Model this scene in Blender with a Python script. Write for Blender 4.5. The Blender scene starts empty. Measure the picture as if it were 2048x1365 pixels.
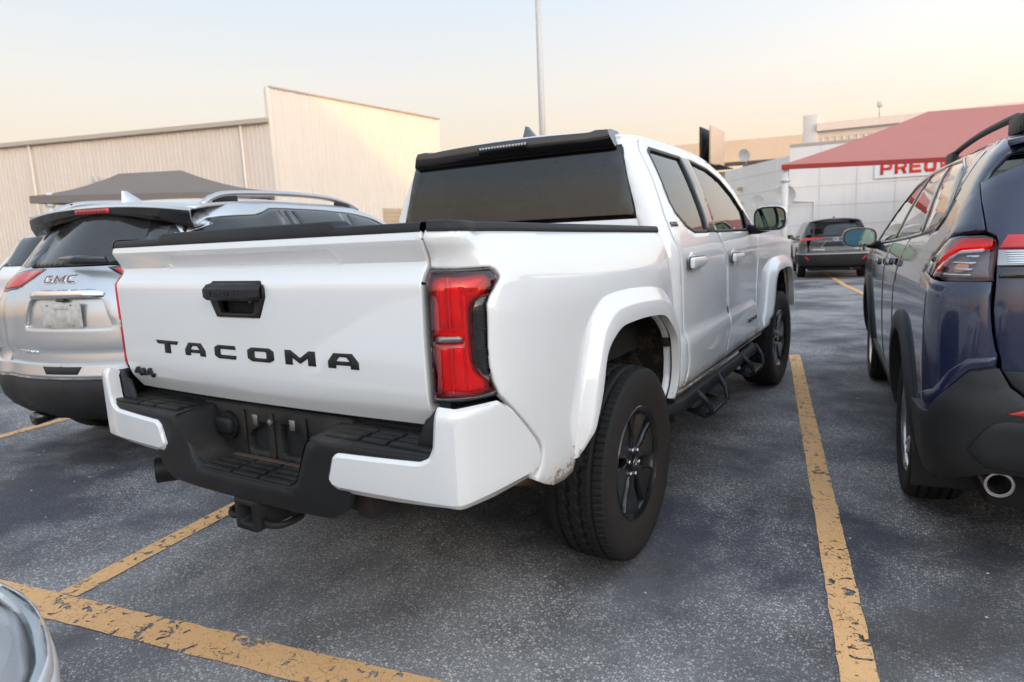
import bpy, bmesh, math, random
import numpy as np
from mathutils import Vector, Matrix
from mathutils.geometry import delaunay_2d_cdt
random.seed(7); RNG = np.random.default_rng(7)
SC = bpy.context.scene; COL = SC.collection
# ---------- camera ----------
cd = bpy.data.cameras.new('camera'); cam = bpy.data.objects.new('camera', cd); COL.objects.link(cam); SC.camera = cam
CAMP = (1.8264, -2.4499, 1.3375); YAW, PIT, ROL, FPX = .5507, -.1577, -.0450, 1307.7
_f = Vector((-math.sin(YAW)*math.cos(PIT), math.cos(YAW)*math.cos(PIT), math.sin(PIT))); _r = Vector((math.cos(YAW), math.sin(YAW), 0)); _u = _r.cross(_f)
_r2 = math.cos(ROL)*_r+math.sin(ROL)*_u; _u2 = -math.sin(ROL)*_r+math.cos(ROL)*_u
cam.matrix_world = Matrix(((_r2.x,_u2.x,-_f.x,CAMP[0]),(_r2.y,_u2.y,-_f.y,CAMP[1]),(_r2.z,_u2.z,-_f.z,CAMP[2]),(0,0,0,1)))
cd.sensor_width = 36; cd.lens = 36*FPX/2048; cd.clip_end = 3000; cd.clip_start = .02
cd.dof.use_dof = True; cd.dof.focus_distance = 2.35; cd.dof.aperture_fstop = 3.6
# ---------- sky and sun (low evening sun behind and to the right of the camera) ----------
SUN_AZ, SUN_EL = math.radians(115), math.radians(5.0)   # azimuth: compass angle from +Y towards +X
wd = bpy.data.worlds.new('World'); SC.world = wd; wd.use_nodes = True
wn = wd.node_tree.nodes; wl = wd.node_tree.links; bg = wn['Background']
sky = wn.new('ShaderNodeTexSky'); sky.sky_type = 'NISHITA'; sky.sun_disc = False
sky.sun_elevation = SUN_EL; sky.sun_rotation = SUN_AZ; sky.altitude = 0; sky.air_density = 1.0; sky.dust_density = 3.0; sky.ozone_density = 1.0
_tc = wn.new('ShaderNodeTexCoord'); _sx = wn.new('ShaderNodeSeparateXYZ'); wl.new(_tc.outputs['Generated'], _sx.inputs[0])
_rp = wn.new('ShaderNodeValToRGB'); wl.new(_sx.outputs[2], _rp.inputs[0]); _cr = _rp.color_ramp
for _k in range(3): _cr.elements.new(.5)
for _e, (_p, _c) in zip(_cr.elements, [(0., (1.0, .60, .37)), (.11, (1.0, .75, .56)), (.21, (.99, .885, .80)), (.36, (.76, .89, 1.04)), (1., (.76, .89, 1.10))]): _e.position = _p; _e.color = (*_c, 1)
_hz = wn.new('ShaderNodeHueSaturation'); _hz.inputs['Saturation'].default_value = .7; wl.new(sky.outputs[0], _hz.inputs['Color'])
_mu = wn.new('ShaderNodeVectorMath'); _mu.operation = 'SCALE'; _mu.inputs['Scale'].default_value = 2.05; wl.new(_rp.outputs[0], _mu.inputs[0])
_mx = wn.new('ShaderNodeMix'); _mx.data_type = 'RGBA'; _mx.inputs[0].default_value = .76; wl.new(_hz.outputs[0], _mx.inputs[6]); wl.new(_mu.outputs[0], _mx.inputs[7])
_sv = Vector((math.sin(SUN_AZ)*math.cos(SUN_EL), math.cos(SUN_AZ)*math.cos(SUN_EL), math.sin(SUN_EL)))
_dt = wn.new('ShaderNodeVectorMath'); _dt.operation = 'DOT_PRODUCT'; wl.new(_tc.outputs['Generated'], _dt.inputs[0]); _dt.inputs[1].default_value = _sv
def _m(op, a, b):   # evening sky: brighter towards the set sun, dimmer opposite
    n = wn.new('ShaderNodeMath'); n.operation = op
    for k, v in enumerate((a, b)):
        if isinstance(v, float): n.inputs[k].default_value = v
        else: wl.new(v, n.inputs[k])
    return n.outputs[0]
_g = _m('ADD', _m('MULTIPLY', _m('POWER', _m('MAXIMUM', _m('MULTIPLY', _m('ADD', _dt.outputs['Value'], 1.), .5), 0.), 1.6), 1.2), .68)
_fi = wn.new('ShaderNodeVectorMath'); _fi.operation = 'SCALE'; wl.new(_mx.outputs[2], _fi.inputs[0]); wl.new(_g, _fi.inputs['Scale'])
wl.new(_fi.outputs[0], bg.inputs[0]); bg.inputs[1].default_value = .15
sd = bpy.data.lights.new('sun', 'SUN'); sd.energy = .36; sd.angle = math.radians(.6); sd.color = (1, .45, .10)
sun = bpy.data.objects.new('sun', sd); COL.objects.link(sun)
_sv = Vector((math.sin(SUN_AZ)*math.cos(SUN_EL), math.cos(SUN_AZ)*math.cos(SUN_EL), math.sin(SUN_EL)))
sun.rotation_euler = _sv.to_track_quat('Z', 'Y').to_euler()
SC.view_settings.view_transform = 'Standard'; SC.view_settings.look = 'None'; SC.view_settings.exposure = 2.15; SC.view_settings.gamma = 1
SC.view_settings.use_curve_mapping = False
# ---------- curve and surface functions (vectorised) ----------
def smooth(x, a, b):
    t = np.clip((np.asarray(x, float)-a)/(b-a), 0, 1); return t*t*(3-2*t)
def catmull(pts, n=24):
    P = np.array(pts, float); P = np.vstack([2*P[0]-P[1], P, 2*P[-1]-P[-2]]); out = []
    for i in range(1, len(P)-2):
        t = np.linspace(0, 1, n, endpoint=False)[:, None]
        a, b, c, d = P[i-1], P[i], P[i+1], P[i+2]
        out.append(.5*(2*b+(c-a)*t+(2*a-5*b+4*c-d)*t*t+(3*b-a-3*c+d)*t**3))
    out.append(P[-2:-1]); return np.vstack(out)
class Tab:
    """smooth one-dimensional table"""
    def __init__(s, pts, lin=False):
        pts = sorted(pts); x = np.array([p[0] for p in pts], float); y = np.array([p[1] for p in pts], float)
        if lin or len(x) < 3: s.x, s.y = x, y; return
        h = np.diff(x); d = np.diff(y)/h; m = np.zeros(len(x)); m[0], m[-1] = d[0], d[-1]
        for i in range(1, len(x)-1):
            m[i] = 0 if d[i-1]*d[i] <= 0 else 2*d[i-1]*d[i]/(d[i-1]+d[i])
        X = []; Y = []
        for i in range(len(h)):
            t = np.linspace(0, 1, 16, endpoint=False)
            X.append(x[i]+t*h[i]); Y.append((2*t**3-3*t**2+1)*y[i]+(t**3-2*t**2+t)*h[i]*m[i]+(-2*t**3+3*t**2)*y[i+1]+(t**3-t**2)*h[i]*m[i+1])
        s.x = np.append(np.concatenate(X), x[-1]); s.y = np.append(np.concatenate(Y), y[-1])
    def __call__(s, v): return np.interp(v, s.x, s.y)
class Plan:
    """plan curve whose last stretch runs along y; parameter t equals y there"""
    def __init__(s, pts, y0):
        P = catmull(pts); L = np.concatenate([[0], np.cumsum(np.linalg.norm(np.diff(P, axis=0), axis=1))])
        i = np.argmin(abs(P[:, 1]-y0)+(P[:, 0] < .5)*9); s.t = L-L[i]+P[i, 1]; s.P = P
        T = np.gradient(P, s.t, axis=0); N = np.stack([T[:, 1], -T[:, 0]], 1); s.N = N/np.linalg.norm(N, axis=1)[:, None]
    def __call__(s, t):
        x = np.interp(t, s.t, s.P[:, 0]); y = np.interp(t, s.t, s.P[:, 1])
        nx = np.interp(t, s.t, s.N[:, 0]); ny = np.interp(t, s.t, s.N[:, 1]); return x, y, nx, ny
# ---------- the pickup's surfaces: X right, Y forward, Z up, origin on the ground under the rear axle ----------
TGP = Tab([(.80,.066),(.83,.045),(.885,.012),(.925,.002),(.96,0),(1.20,0),(1.226,.001),(1.232,.003),(1.272,.036),(1.284,.038),(1.338,.009),(1.345,.007),(1.362,.014),(1.40,.03)], lin=True)
def TG(x, z):
    x, z = np.broadcast_arrays(np.asarray(x, float), np.asarray(z, float))
    y = -1.135+.022*(x/.74)**2+TGP(z)
    poc = smooth(z, 1.276, 1.286)*(1-smooth(z, 1.325, 1.338))*(1-smooth(abs(x), .385+(1.335-z)*.6, .415+(1.335-z)*.6))
    return np.stack([x, y+.016*poc, z], -1)
BPLAN = Plan([(.66,-1.119),(.70,-1.116),(.737,-1.110),(.79,-1.092),(.831,-1.058),(.860,-1.005),(.879,-.94),(.889,-.865),(.894,-.78),(.897,-.70),(.898,-.5),(.898,0),(.897,.3),(.893,.6)], -.70)
TUM = Tab([(.50,-.035),(.56,-.012),(.64,.0),(.9,.004),(1.06,.0),(1.14,-.004),(1.20,-.013),(1.26,-.028),(1.31,-.048),(1.345,-.075),(1.365,-.10),(1.39,-.11)])
HAU = Tab([(-.9,0),(-.55,.5),(-.3,.95),(0,1),(.25,.9),(.42,.3),(.5,-.2),(.6,-.4)])
HAZ = Tab([(.9,.006),(1.06,.012),(1.12,.016),(1.18,.016),(1.24,.008),(1.30,0)])
def BED(t, z):
    t, z = np.broadcast_arrays(np.asarray(t, float), np.asarray(z, float))
    x, y, nx, ny = BPLAN(t); w = smooth(t, -1.10, -.93)
    o = TUM(z)*w-TGP(z)*(1-w)*(z > 1.2)*1.0+HAU(t)*HAZ(z)
    return np.stack([x+nx*o, y+ny*o, z], -1)
# cab: side face heights, kicked-out lower door
CABW = Tab([(.48,.80),(.52,.862),(.56,.882),(.66,.889),(.78,.893),(1.0,.893),(1.10,.893),(1.18,.893),(1.24,.887),(1.29,.877),(1.32,.869),(1.36,.859),(1.42,.839),(1.5,.807),(1.6,.763),(1.68,.724),(1.73,.697),(1.77,.680),(1.80,.655),(1.82,.62)])
CABR = Tab([(.5,.52),(1.0,.52),(1.34,.535),(1.5,.545),(1.65,.56),(1.75,.58),(1.80,.60),(1.84,.63)])
def CAB(t, z, R=.13):
    t = np.asarray(t, float)+0*np.asarray(z, float); z = np.asarray(z, float)+0*t
    w = CABW(z); r = CABR(z); ys = r+R; a = np.clip((ys-t)/R, 0, math.pi/2); rest = np.clip(ys-math.pi*R/2-t, 0, None)
    zc = .82-.20*smooth(t, 2.28, 2.52)
    kick = .022*(1-smooth(z, zc-.025, zc+.02))*smooth(z, .50, .62)
    front = -.10*smooth(t, 3.9, 4.5)-.16*np.clip((t-4.05)/.3, 0, 2)**2
    front = front-.018*smooth(t, 1.2, 2.6)*(z > 1.29)*smooth(z, 1.29, 1.5)
    # narrower waist ahead of the rear wheel, fender shoulder
    x = w-R+R*np.cos(a)-rest+(kick*smooth(t, .5, .75)+front)*np.cos(a); y = np.where(t > ys, t, ys-R*np.sin(a))
    y = y-.02*(1-np.clip(abs(x)/.75, 0, 1)**2)*(rest > 0)
    return np.stack([x, y, z], -1)
def RWIN(x, z):   # rear glass plane of the cab
    x = np.asarray(x, float); z = np.asarray(z, float)
    y = CABR(z)+.004-.03*(1-(x/.72)**2); return np.stack([x, y, z], -1)
BUMPLAN = Plan([(0,-1.20),(.3,-1.195),(.55,-1.185),(.72,-1.172),(.80,-1.163),(.832,-1.157),(.847,-1.149),(.855,-1.134),(.864,-1.09),(.878,-1.0),(.890,-.88),(.899,-.76),(.90,-.7),(.90,-.5)], -.7)
BUMZ = Tab([(.58,-.075),(.61,-.040),(.652,0),(.885,0),(.915,-.016),(.94,-.04)], lin=True)
def BUM(t, z):
    t = np.asarray(t, float); z = np.asarray(z, float); x, y, nx, ny = BUMPLAN(t); o = BUMZ(z)
    return np.stack([x+nx*o, y+ny*o, z], -1)
# ---------- mesh helpers ----------
def mesh_obj(name, V, F, mat, parent=None, smooth=True, angle=None):
    me = bpy.data.meshes.new(name); me.from_pydata([tuple(map(float, v)) for v in V], [], [tuple(map(int, f)) for f in F]); me.update()
    if smooth: me.shade_smooth()
    if angle: me.set_sharp_from_angle(angle=math.radians(angle))
    for m in (mat if isinstance(mat, (list, tuple)) else [mat]): me.materials.append(m)
    o = bpy.data.objects.new(name, me); COL.objects.link(o)
    if parent: o.parent = parent
    return o
def tag(o, label=None, cat=None, group=None, kind=None):
    if label: o['label'] = label
    if cat: o['category'] = cat
    if group: o['group'] = group
    if kind: o['kind'] = kind
    return o
def thing(name, label, cat, loc=(0, 0, 0), rz=0, group=None):
    o = bpy.data.objects.new(name, None); COL.objects.link(o); o.location = loc; o.rotation_euler = (0, 0, rz); o.empty_display_size = .1
    return tag(o, label, cat, group)
def copy_tree(o, parent=None):
    c = o.copy(); COL.objects.link(c); c.parent = parent
    for ch in list(o.children): copy_tree(ch, c)
    return c
def mirror_obj(o, parent=None):
    me = o.data.copy(); n = len(me.vertices); co = np.empty(n*3); me.vertices.foreach_get('co', co); co = co.reshape(-1, 3); co[:, 0] *= -1
    me.vertices.foreach_set('co', co.ravel()); me.flip_normals(); me.update()
    m = bpy.data.objects.new(o.name, me); COL.objects.link(m); m.parent = parent if parent else o.parent
    for k in o.keys(): m[k] = o[k]
    return m
def inpoly(P, poly):
    x, y = P[:, 0], P[:, 1]; ins = np.zeros(len(P), bool); n = len(poly)
    for i in range(n):
        x1, y1 = poly[i]; x2, y2 = poly[(i+1) % n]
        c = (y1 > y) != (y2 > y)
        if c.any(): ins ^= c & (x < (x2-x1)*(y-y1)/((y2-y1) or 1e-12)+x1)
    return ins
def area2(p): p = np.asarray(p); q = np.roll(p, -1, 0); return .5*np.sum(p[:, 0]*q[:, 1]-q[:, 0]*p[:, 1])
def dens(poly, res, closed=True):
    out = []; n = len(poly)
    for i in range(n if closed else n-1):
        a = np.array(poly[i], float); b = np.array(poly[(i+1) % n], float); k = max(1, int(math.ceil(np.linalg.norm(b-a)/res)))
        for j in range(k): out.append(a+(b-a)*j/k)
    if not closed: out.append(np.array(poly[-1], float))
    return np.array(out)
def rnd(poly, r, k=4):
    """round the corners of a polygon"""
    P = [np.array(p, float) for p in poly]; out = []
    for i in range(len(P)):
        a, b, c = P[i-1], P[i], P[(i+1) % len(P)]; u, v = a-b, c-b; lu, lv = np.linalg.norm(u), np.linalg.norm(v)
        d = min(r, lu*.45, lv*.45); p, q = b+u/lu*d, b+v/lv*d
        for j in range(k+1):
            t = j/k; out.append((1-t)**2*p+2*t*(1-t)*b+t*t*q)
    return np.array(out)
def cat2(poly, n=6):
    """closed smooth curve through points"""
    P = np.array(poly, float); m = len(P); out = []
    for i in range(m):
        a, b, c, d = P[i-1], P[i], P[(i+1) % m], P[(i+2) % m]
        for j in range(n):
            t = j/n; out.append(.5*(2*b+(c-a)*t+(2*a-5*b+4*c-d)*t*t+(3*b-a-3*c+d)*t**3))
    return np.array(out)
def clean(p, eps=1e-4):
    p = [np.array(q, float) for q in p]; o = [p[0]]
    for q in p[1:]:
        if np.linalg.norm(q-o[-1]) > eps: o.append(q)
    if np.linalg.norm(o[-1]-o[0]) < eps: o.pop()
    return np.array(o)
def inset_loop(p, d):
    """offset a counter-clockwise loop inwards by d"""
    a = np.roll(p, 1, 0); b = np.roll(p, -1, 0); e1 = p-a; e2 = b-p
    e1 /= np.linalg.norm(e1, axis=1)[:, None]+1e-12; e2 /= np.linalg.norm(e2, axis=1)[:, None]+1e-12
    n1 = np.stack([-e1[:, 1], e1[:, 0]], 1); n2 = np.stack([-e2[:, 1], e2[:, 0]], 1); n = n1+n2; L = np.linalg.norm(n, axis=1)[:, None]+1e-9; n /= L
    k = 1/np.clip((n*n1).sum(1), .5, 1); return p+n*(d*k)[:, None]
def normals(fn, U, V, e=2e-4):
    a = fn(U+e, V)-fn(U-e, V); b = fn(U, V+e)-fn(U, V-e); n = np.cross(a, b); return n/(np.linalg.norm(n, axis=1)[:, None]+1e-12)
def panel(name, outline, fn, mat, parent=None, holes=(), res=.03, off=0., rim=.012, bev=.0025, sym=False, hrim=None, flip=False, edge=None, creases=(), angle=None):
    """a sheet cut out of a surface fn(u,v), with a rounded turned-in edge; u x v must point outwards (else flip)"""
    s = -1. if flip else 1.
    loops = []
    for i, l in enumerate([outline]+list(holes)):
        l = dens(clean(l), edge or res)
        if (area2(l) < 0) == (i == 0): l = l[::-1]
        loops.append(l)
    pts = []; edges = []; rings = []
    for l in loops:
        n = len(l); i0 = len(pts); pts += list(l); edges += [(i0+k, i0+(k+1) % n) for k in range(n)]
        j0 = None
        if bev > 0:
            q = inset_loop(l, bev); j0 = len(pts); pts += list(q)
        rings.append((i0, n, j0))
    for cr in creases:
        l = dens(cr, res, False); i0 = len(pts); pts += list(l); edges += [(i0+k, i0+k+1) for k in range(len(l)-1)]
    lo = loops[0].min(0); hi = loops[0].max(0)
    gx = np.arange(lo[0]+res/2, hi[0], res); gy = np.arange(lo[1]+res/2, hi[1], res)
    if len(gx) and len(gy):
        G = np.stack(np.meshgrid(gx, gy), -1).reshape(-1, 2); ok = np.ones(len(G), bool); d = res*.45+bev
        for dx, dy in ((0, 0), (d, 0), (-d, 0), (0, d), (0, -d)):
            Q = G+np.array([dx, dy]); m = inpoly(Q, loops[0])
            for h in loops[1:]: m &= ~inpoly(Q, h)
            ok &= m
        pts += list(G[ok])
    P = np.array(pts)
    r = delaunay_2d_cdt([Vector((p[0], p[1])) for p in P], edges, [], 0, 1e-7)
    Q = np.array([(v.x, v.y) for v in r[0]]); F = np.array([f for f in r[2] if len(f) == 3])
    orig = r[3]; back = {}
    for k, lst in enumerate(orig):
        for q in lst: back[q] = k
    c = Q[F].mean(1); ok = inpoly(c, loops[0])
    for h in loops[1:]: ok &= ~inpoly(c, h)
    F = F[ok]; a = Q[F]; ar = (a[:, 1, 0]-a[:, 0, 0])*(a[:, 2, 1]-a[:, 0, 1])-(a[:, 2, 0]-a[:, 0, 0])*(a[:, 1, 1]-a[:, 0, 1])
    F = F[abs(ar) > 1e-12]; ar = ar[abs(ar) > 1e-12]; F[ar < 0] = F[ar < 0][:, ::-1]
    N = normals(fn, Q[:, 0], Q[:, 1])*s; X = fn(Q[:, 0], Q[:, 1])+N*off
    V = X.copy(); faces = [tuple(f) if s > 0 else tuple(f[::-1]) for f in F]; extra = []; nv = len(V)
    for li, (i0, n, j0) in enumerate(rings):
        rm = rim if li == 0 or hrim is None else hrim
        idx = [back[i0+k] for k in range(n)]
        if bev > 0:
            for k in idx: V[k] = X[k]-N[k]*min(bev, rm if rm else bev)*.8
        if rm:
            b0 = nv+len(extra); extra += [X[k]-N[k]*rm for k in idx]
            for k in range(n):
                q = (idx[k], b0+k, b0+(k+1) % n, idx[(k+1) % n]); faces.append(q if s > 0 else q[::-1])
    if extra: V = np.vstack([V, np.array(extra)])
    o = mesh_obj(name, V, faces, mat, parent, True, angle)
    if sym: return o, mirror_obj(o)
    return o
def loft(name, rows, mat, parent=None, cu=False, cv=False, caps=False, sym=False, angle=None, smooth=True, flip=False):
    R = [np.asarray(r, float) for r in rows]; n = len(R[0]); m = len(R); V = np.vstack(R); F = []
    for i in range(m if cv else m-1):
        for j in range(n if cu else n-1):
            a = i*n+j; b = i*n+(j+1) % n; c = ((i+1) % m)*n+(j+1) % n; d = ((i+1) % m)*n+j; F.append((a, b, c, d) if not flip else (d, c, b, a))
    if caps:
        q = tuple(range(n)); F.append(q[::-1] if not flip else q); q = tuple((m-1)*n+k for k in range(n)); F.append(q if not flip else q[::-1])
    o = mesh_obj(name, V, F, mat, parent, smooth, angle)
    if sym: return o, mirror_obj(o)
    return o
def frame_along(P):
    P = np.asarray(P, float); T = np.gradient(P, axis=0); T /= np.linalg.norm(T, axis=1)[:, None]+1e-12
    up = np.array([0, 0, 1.]) if abs(T[0, 2]) < .9 else np.array([1., 0, 0]); A = []; B = []
    for t in T:
        a = np.cross(up, t); a /= np.linalg.norm(a)+1e-12; b = np.cross(t, a); A.append(a); B.append(b); up = b
    return np.array(A), np.array(B)
def tube(name, path, rad, mat, parent=None, n=10, closed=False, sym=False, sect=None, angle=None):
    """round tube, or a swept section given as (a,b) points"""
    P = np.asarray(path, float); A, B = frame_along(P); rad = np.full(len(P), rad) if np.isscalar(rad) else np.asarray(rad)
    S = np.array([(math.cos(2*math.pi*k/n), math.sin(2*math.pi*k/n)) for k in range(n)]) if sect is None else np.asarray(sect, float)
    rows = [P[i]+(A[i][None]*S[:, :1]+B[i][None]*S[:, 1:])*rad[i] for i in range(len(P))]
    return loft(name, rows, mat, parent, cu=True, cv=closed, caps=not closed, sym=sym, angle=angle, flip=False)
def box(name, lo, hi, mat, parent=None, bev=.004, seg=2, sym=False, M=None, taper=None):
    bm = bmesh.new(); bmesh.ops.create_cube(bm, size=1); lo = np.array(lo, float); hi = np.array(hi, float)
    for v in bm.verts:
        p = lo+(np.array(v.co)+.5)*(hi-lo); v.co = Vector(p)
    if taper: taper(bm)
    if bev: bmesh.ops.bevel(bm, geom=bm.edges[:], offset=min(bev, .45*float(min(hi-lo))), segments=seg, profile=.5, affect='EDGES')
    if M is not None: bm.transform(M)
    me = bpy.data.meshes.new(name); bm.to_mesh(me); bm.free(); me.shade_smooth(); me.set_sharp_from_angle(angle=math.radians(40)); me.materials.append(mat)
    o = bpy.data.objects.new(name, me); COL.objects.link(o)
    if parent: o.parent = parent
    if sym: return o, mirror_obj(o)
    return o
def lathe(name, prof, mat, parent=None, n=48, M=None, angle=35, a0=0, a1=2*math.pi):
    """profile of (axial, radius) turned about X"""
    full = abs(a1-a0-2*math.pi) < 1e-6; k = n if full else n+1; rows = []
    for i in range(k):
        t = a0+(a1-a0)*i/n; rows.append(np.array([(p[0], p[1]*math.cos(t), p[1]*math.sin(t)) for p in prof]))
    if M is not None: rows = [np.array([M @ Vector(p) for p in r]) for r in rows]
    return loft(name, rows, mat, parent, cv=full, angle=angle)
def ell(cx, cy, a, b, n=28, pw=2.0):
    out = []
    for i in range(n):
        t = 2*math.pi*i/n; c, s = math.cos(t), math.sin(t)
        out.append((cx+a*math.copysign(abs(c)**(2/pw), c), cy+b*math.copysign(abs(s)**(2/pw), s)))
    return out
def planefn(o, u, v):
    o, u, v = map(lambda q: np.array(q, float), (o, u, v))
    return lambda a, b: o+np.asarray(a)[..., None]*u+np.asarray(b)[..., None]*v
# block lettering: strokes as polygons in a unit cell
GLY = {
 'T': [([(0,1),(1,1),(.93,.72),(.63,.72),(.63,0),(.37,0),(.37,.72),(.07,.72)], [])],
 'A': [([(0,0),(0,.45),(.2,1),(.8,1),(1,.45),(1,0),(.74,0),(.74,.22),(.26,.22),(.26,0)], [[(.28,.48),(.72,.48),(.62,.76),(.38,.76)]])],
 'C': [([(.17,1),(.96,1),(1,.72),(.3,.72),(.27,.64),(.27,.36),(.3,.28),(1,.28),(.96,0),(.17,0),(0,.2),(0,.8)], [])],
 'O': [([(.17,1),(.83,1),(1,.8),(1,.2),(.83,0),(.17,0),(0,.2),(0,.8)], [[(.27,.68),(.27,.32),(.31,.26),(.69,.26),(.73,.32),(.73,.68),(.69,.74),(.31,.74)]])],
 'M': [([(0,0),(0,1),(.2,1),(.5,.5),(.8,1),(1,1),(1,0),(.76,0),(.76,.5),(.5,.1),(.24,.5),(.24,0)], [])],
 '4': [([(0,.2),(0,.42),(.5,1),(.78,1),(.78,.42),(1,.42),(1,.2),(.78,.2),(.78,0),(.52,0),(.52,.2)], [[(.28,.42),(.52,.42),(.52,.7)]])],
 'X': [([(0,.25),(.3,.5),(0,.75),(.25,.95),(.5,.7),(.75,.95),(1,.75),(.7,.5),(1,.25),(.75,.05),(.5,.3),(.25,.05)], [])],
 'G': [([(.17,1),(1,1),(1,.74),(.28,.74),(.25,.66),(.25,.34),(.28,.26),(.75,.26),(.75,.4),(.5,.4),(.5,.6),(1,.6),(1,0),(.17,0),(0,.2),(0,.8)], [])],
 'Y': [([(0,1),(.28,1),(.5,.62),(.72,1),(1,1),(.63,.42),(.63,0),(.37,0),(.37,.42)], [])],
 'E': [([(0,0),(0,1),(1,1),(.95,.76),(.28,.76),(.28,.62),(.9,.62),(.9,.4),(.28,.4),(.28,.24),(1,.24),(1,0)], [])],
 'R': [([(0,0),(0,1),(.85,1),(1,.85),(1,.5),(.85,.36),(1,0),(.72,0),(.58,.34),(.27,.34),(.27,0)], [[(.27,.56),(.73,.56),(.73,.78),(.27,.78)]])],
 'I': [([(.3,0),(.3,1),(.7,1),(.7,0)], [])],
 'N': [([(0,0),(0,1),(.25,1),(.74,.4),(.74,1),(1,1),(1,0),(.75,0),(.26,.6),(.26,0)], [])],
 'S': [([(.12,1),(.96,1),(1,.76),(.28,.76),(.28,.62),(.88,.62),(1,.5),(1,.12),(.88,0),(.03,0),(0,.24),(.74,.24),(.74,.38),(.12,.38),(0,.5),(0,.88)], [])],
 '5': [([(0,1),(.97,1),(.97,.76),(.26,.76),(.26,.62),(.88,.62),(1,.5),(1,.12),(.88,0),(.03,0),(0,.24),(.74,.24),(.74,.38),(0,.38)], [])],
 'V': [([(0,1),(.27,1),(.5,.35),(.73,1),(1,1),(.63,0),(.37,0)], [])],
 'P': [([(0,0),(0,1),(.85,1),(1,.85),(1,.48),(.85,.34),(.27,.34),(.27,0)], [[(.27,.56),(.73,.56),(.73,.78),(.27,.78)]])],
 'W': [([(0,1),(.2,1),(.3,.38),(.42,.85),(.58,.85),(.7,.38),(.8,1),(1,1),(.82,0),(.62,0),(.5,.45),(.38,0),(.18,0)], [])],
 'D': [([(0,0),(0,1),(.8,1),(1,.8),(1,.2),(.8,0)], [[(.27,.25),(.73,.25),(.73,.75),(.27,.75)]])],
 'H': [([(0,0),(0,1),(.27,1),(.27,.62),(.73,.62),(.73,1),(1,1),(1,0),(.73,0),(.73,.38),(.27,.38),(.27,0)], [])],
 'L': [([(0,0),(0,1),(.27,1),(.27,.26),(1,.26),(1,0)], [])],
}
def letters(text, cells, z0, z1, fn, mat, parent, off=.005, rim=.006, bev=.0012, name='letter', flip=False, res=.02):
    """cells: list of (x0,x1) for each character"""
    for ch, (a, b) in zip(text, cells):
        for out, hol in GLY[ch]:
            m = lambda p: [(a+(b-a)*q[0], z0+(z1-z0)*q[1]) for q in p]
            panel(name, m(out), fn, mat, parent, holes=[m(h) for h in hol], res=res, off=off, rim=rim, bev=bev, flip=flip)
def cells(x0, x1, n, gap=.25):
    w = (x1-x0)/(n+gap*(n-1)); return [(x0+i*w*(1+gap), x0+i*w*(1+gap)+w) for i in range(n)]
# ---------- materials ----------
def mat(name, col=(.5,.5,.5), rough=.5, metal=0., coat=0., crough=.03, spec=.5, alpha=1., emit=None, es=0., ior=1.5, sheen=0):
    m = bpy.data.materials.new(name); m.use_nodes = True; b = m.node_tree.nodes['Principled BSDF']; b.inputs['Base Color'].default_value = (*col, 1)
    b.inputs['Roughness'].default_value = rough; b.inputs['Metallic'].default_value = metal; b.inputs['Coat Weight'].default_value = coat; b.inputs['Coat Roughness'].default_value = crough
    b.inputs['Specular IOR Level'].default_value = spec; b.inputs['IOR'].default_value = ior
    if emit: b.inputs['Emission Color'].default_value = (*emit, 1); b.inputs['Emission Strength'].default_value = es
    return m
class NT:
    """small node-building helper"""
    def __init__(s, m): s.t = m.node_tree; s.n = s.t.nodes; s.l = s.t.links; s.b = s.n.get('Principled BSDF'); s.out = s.n.get('Material Output')
    def add(s, typ, ins=None, **kw):
        n = s.n.new(typ)
        for k, v in kw.items(): setattr(n, k, v)
        for k, v in (ins or {}).items(): s.put(n.inputs[k], v)
        return n
    def put(s, sock, v):
        if hasattr(v, 'is_output') or isinstance(v, bpy.types.NodeSocket): s.l.new(v, sock)
        else: sock.default_value = v
    def pos(s, scale=(1, 1, 1), obj=True):
        tc = s.add('ShaderNodeTexCoord'); mp = s.add('ShaderNodeMapping', {'Vector': tc.outputs['Object'], 'Scale': scale}); return mp.outputs[0]
    def noise(s, vec, scale, detail=4, rough=.55, dist=0): return s.add('ShaderNodeTexNoise', {'Vector': vec, 'Scale': scale, 'Detail': detail, 'Roughness': rough, 'Distortion': dist}).outputs['Fac']
    def vor(s, vec, scale, feat='F1', out='Distance', rand=1.): return s.add('ShaderNodeTexVoronoi', {'Vector': vec, 'Scale': scale, 'Randomness': rand}, feature=feat).outputs[out]
    def ramp(s, fac, stops, interp='LINEAR'):
        n = s.add('ShaderNodeValToRGB', {'Fac': fac}); cr = n.color_ramp; cr.interpolation = interp
        while len(cr.elements) < len(stops): cr.elements.new(.5)
        for e, (p, c) in zip(cr.elements, stops): e.position = p; e.color = (*c, 1) if hasattr(c, '__len__') else (c, c, c, 1)
        return n.outputs[0]
    def mix(s, fac, a, b, mode='MIX'):
        n = s.add('ShaderNodeMix', data_type='RGBA', blend_type=mode); s.put(n.inputs[0], fac)
        for k, v in ((6, a), (7, b)): s.put(n.inputs[k], (*v, 1) if hasattr(v, '__len__') else v)
        return n.outputs[2]
    def math(s, op, a, b=0., c=0.):
        n = s.add('ShaderNodeMath', operation=op)
        for k, v in enumerate((a, b, c)): s.put(n.inputs[k], v)
        return n.outputs[0]
    def bump(s, h, strength=.3, dist=.01): s.l.new(s.add('ShaderNodeBump', {'Height': h, 'Strength': strength, 'Distance': dist}).outputs[0], s.b.inputs['Normal'])
    def base(s, c): s.put(s.b.inputs['Base Color'], c)
    def rough(s, c): s.put(s.b.inputs['Roughness'], c)
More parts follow.
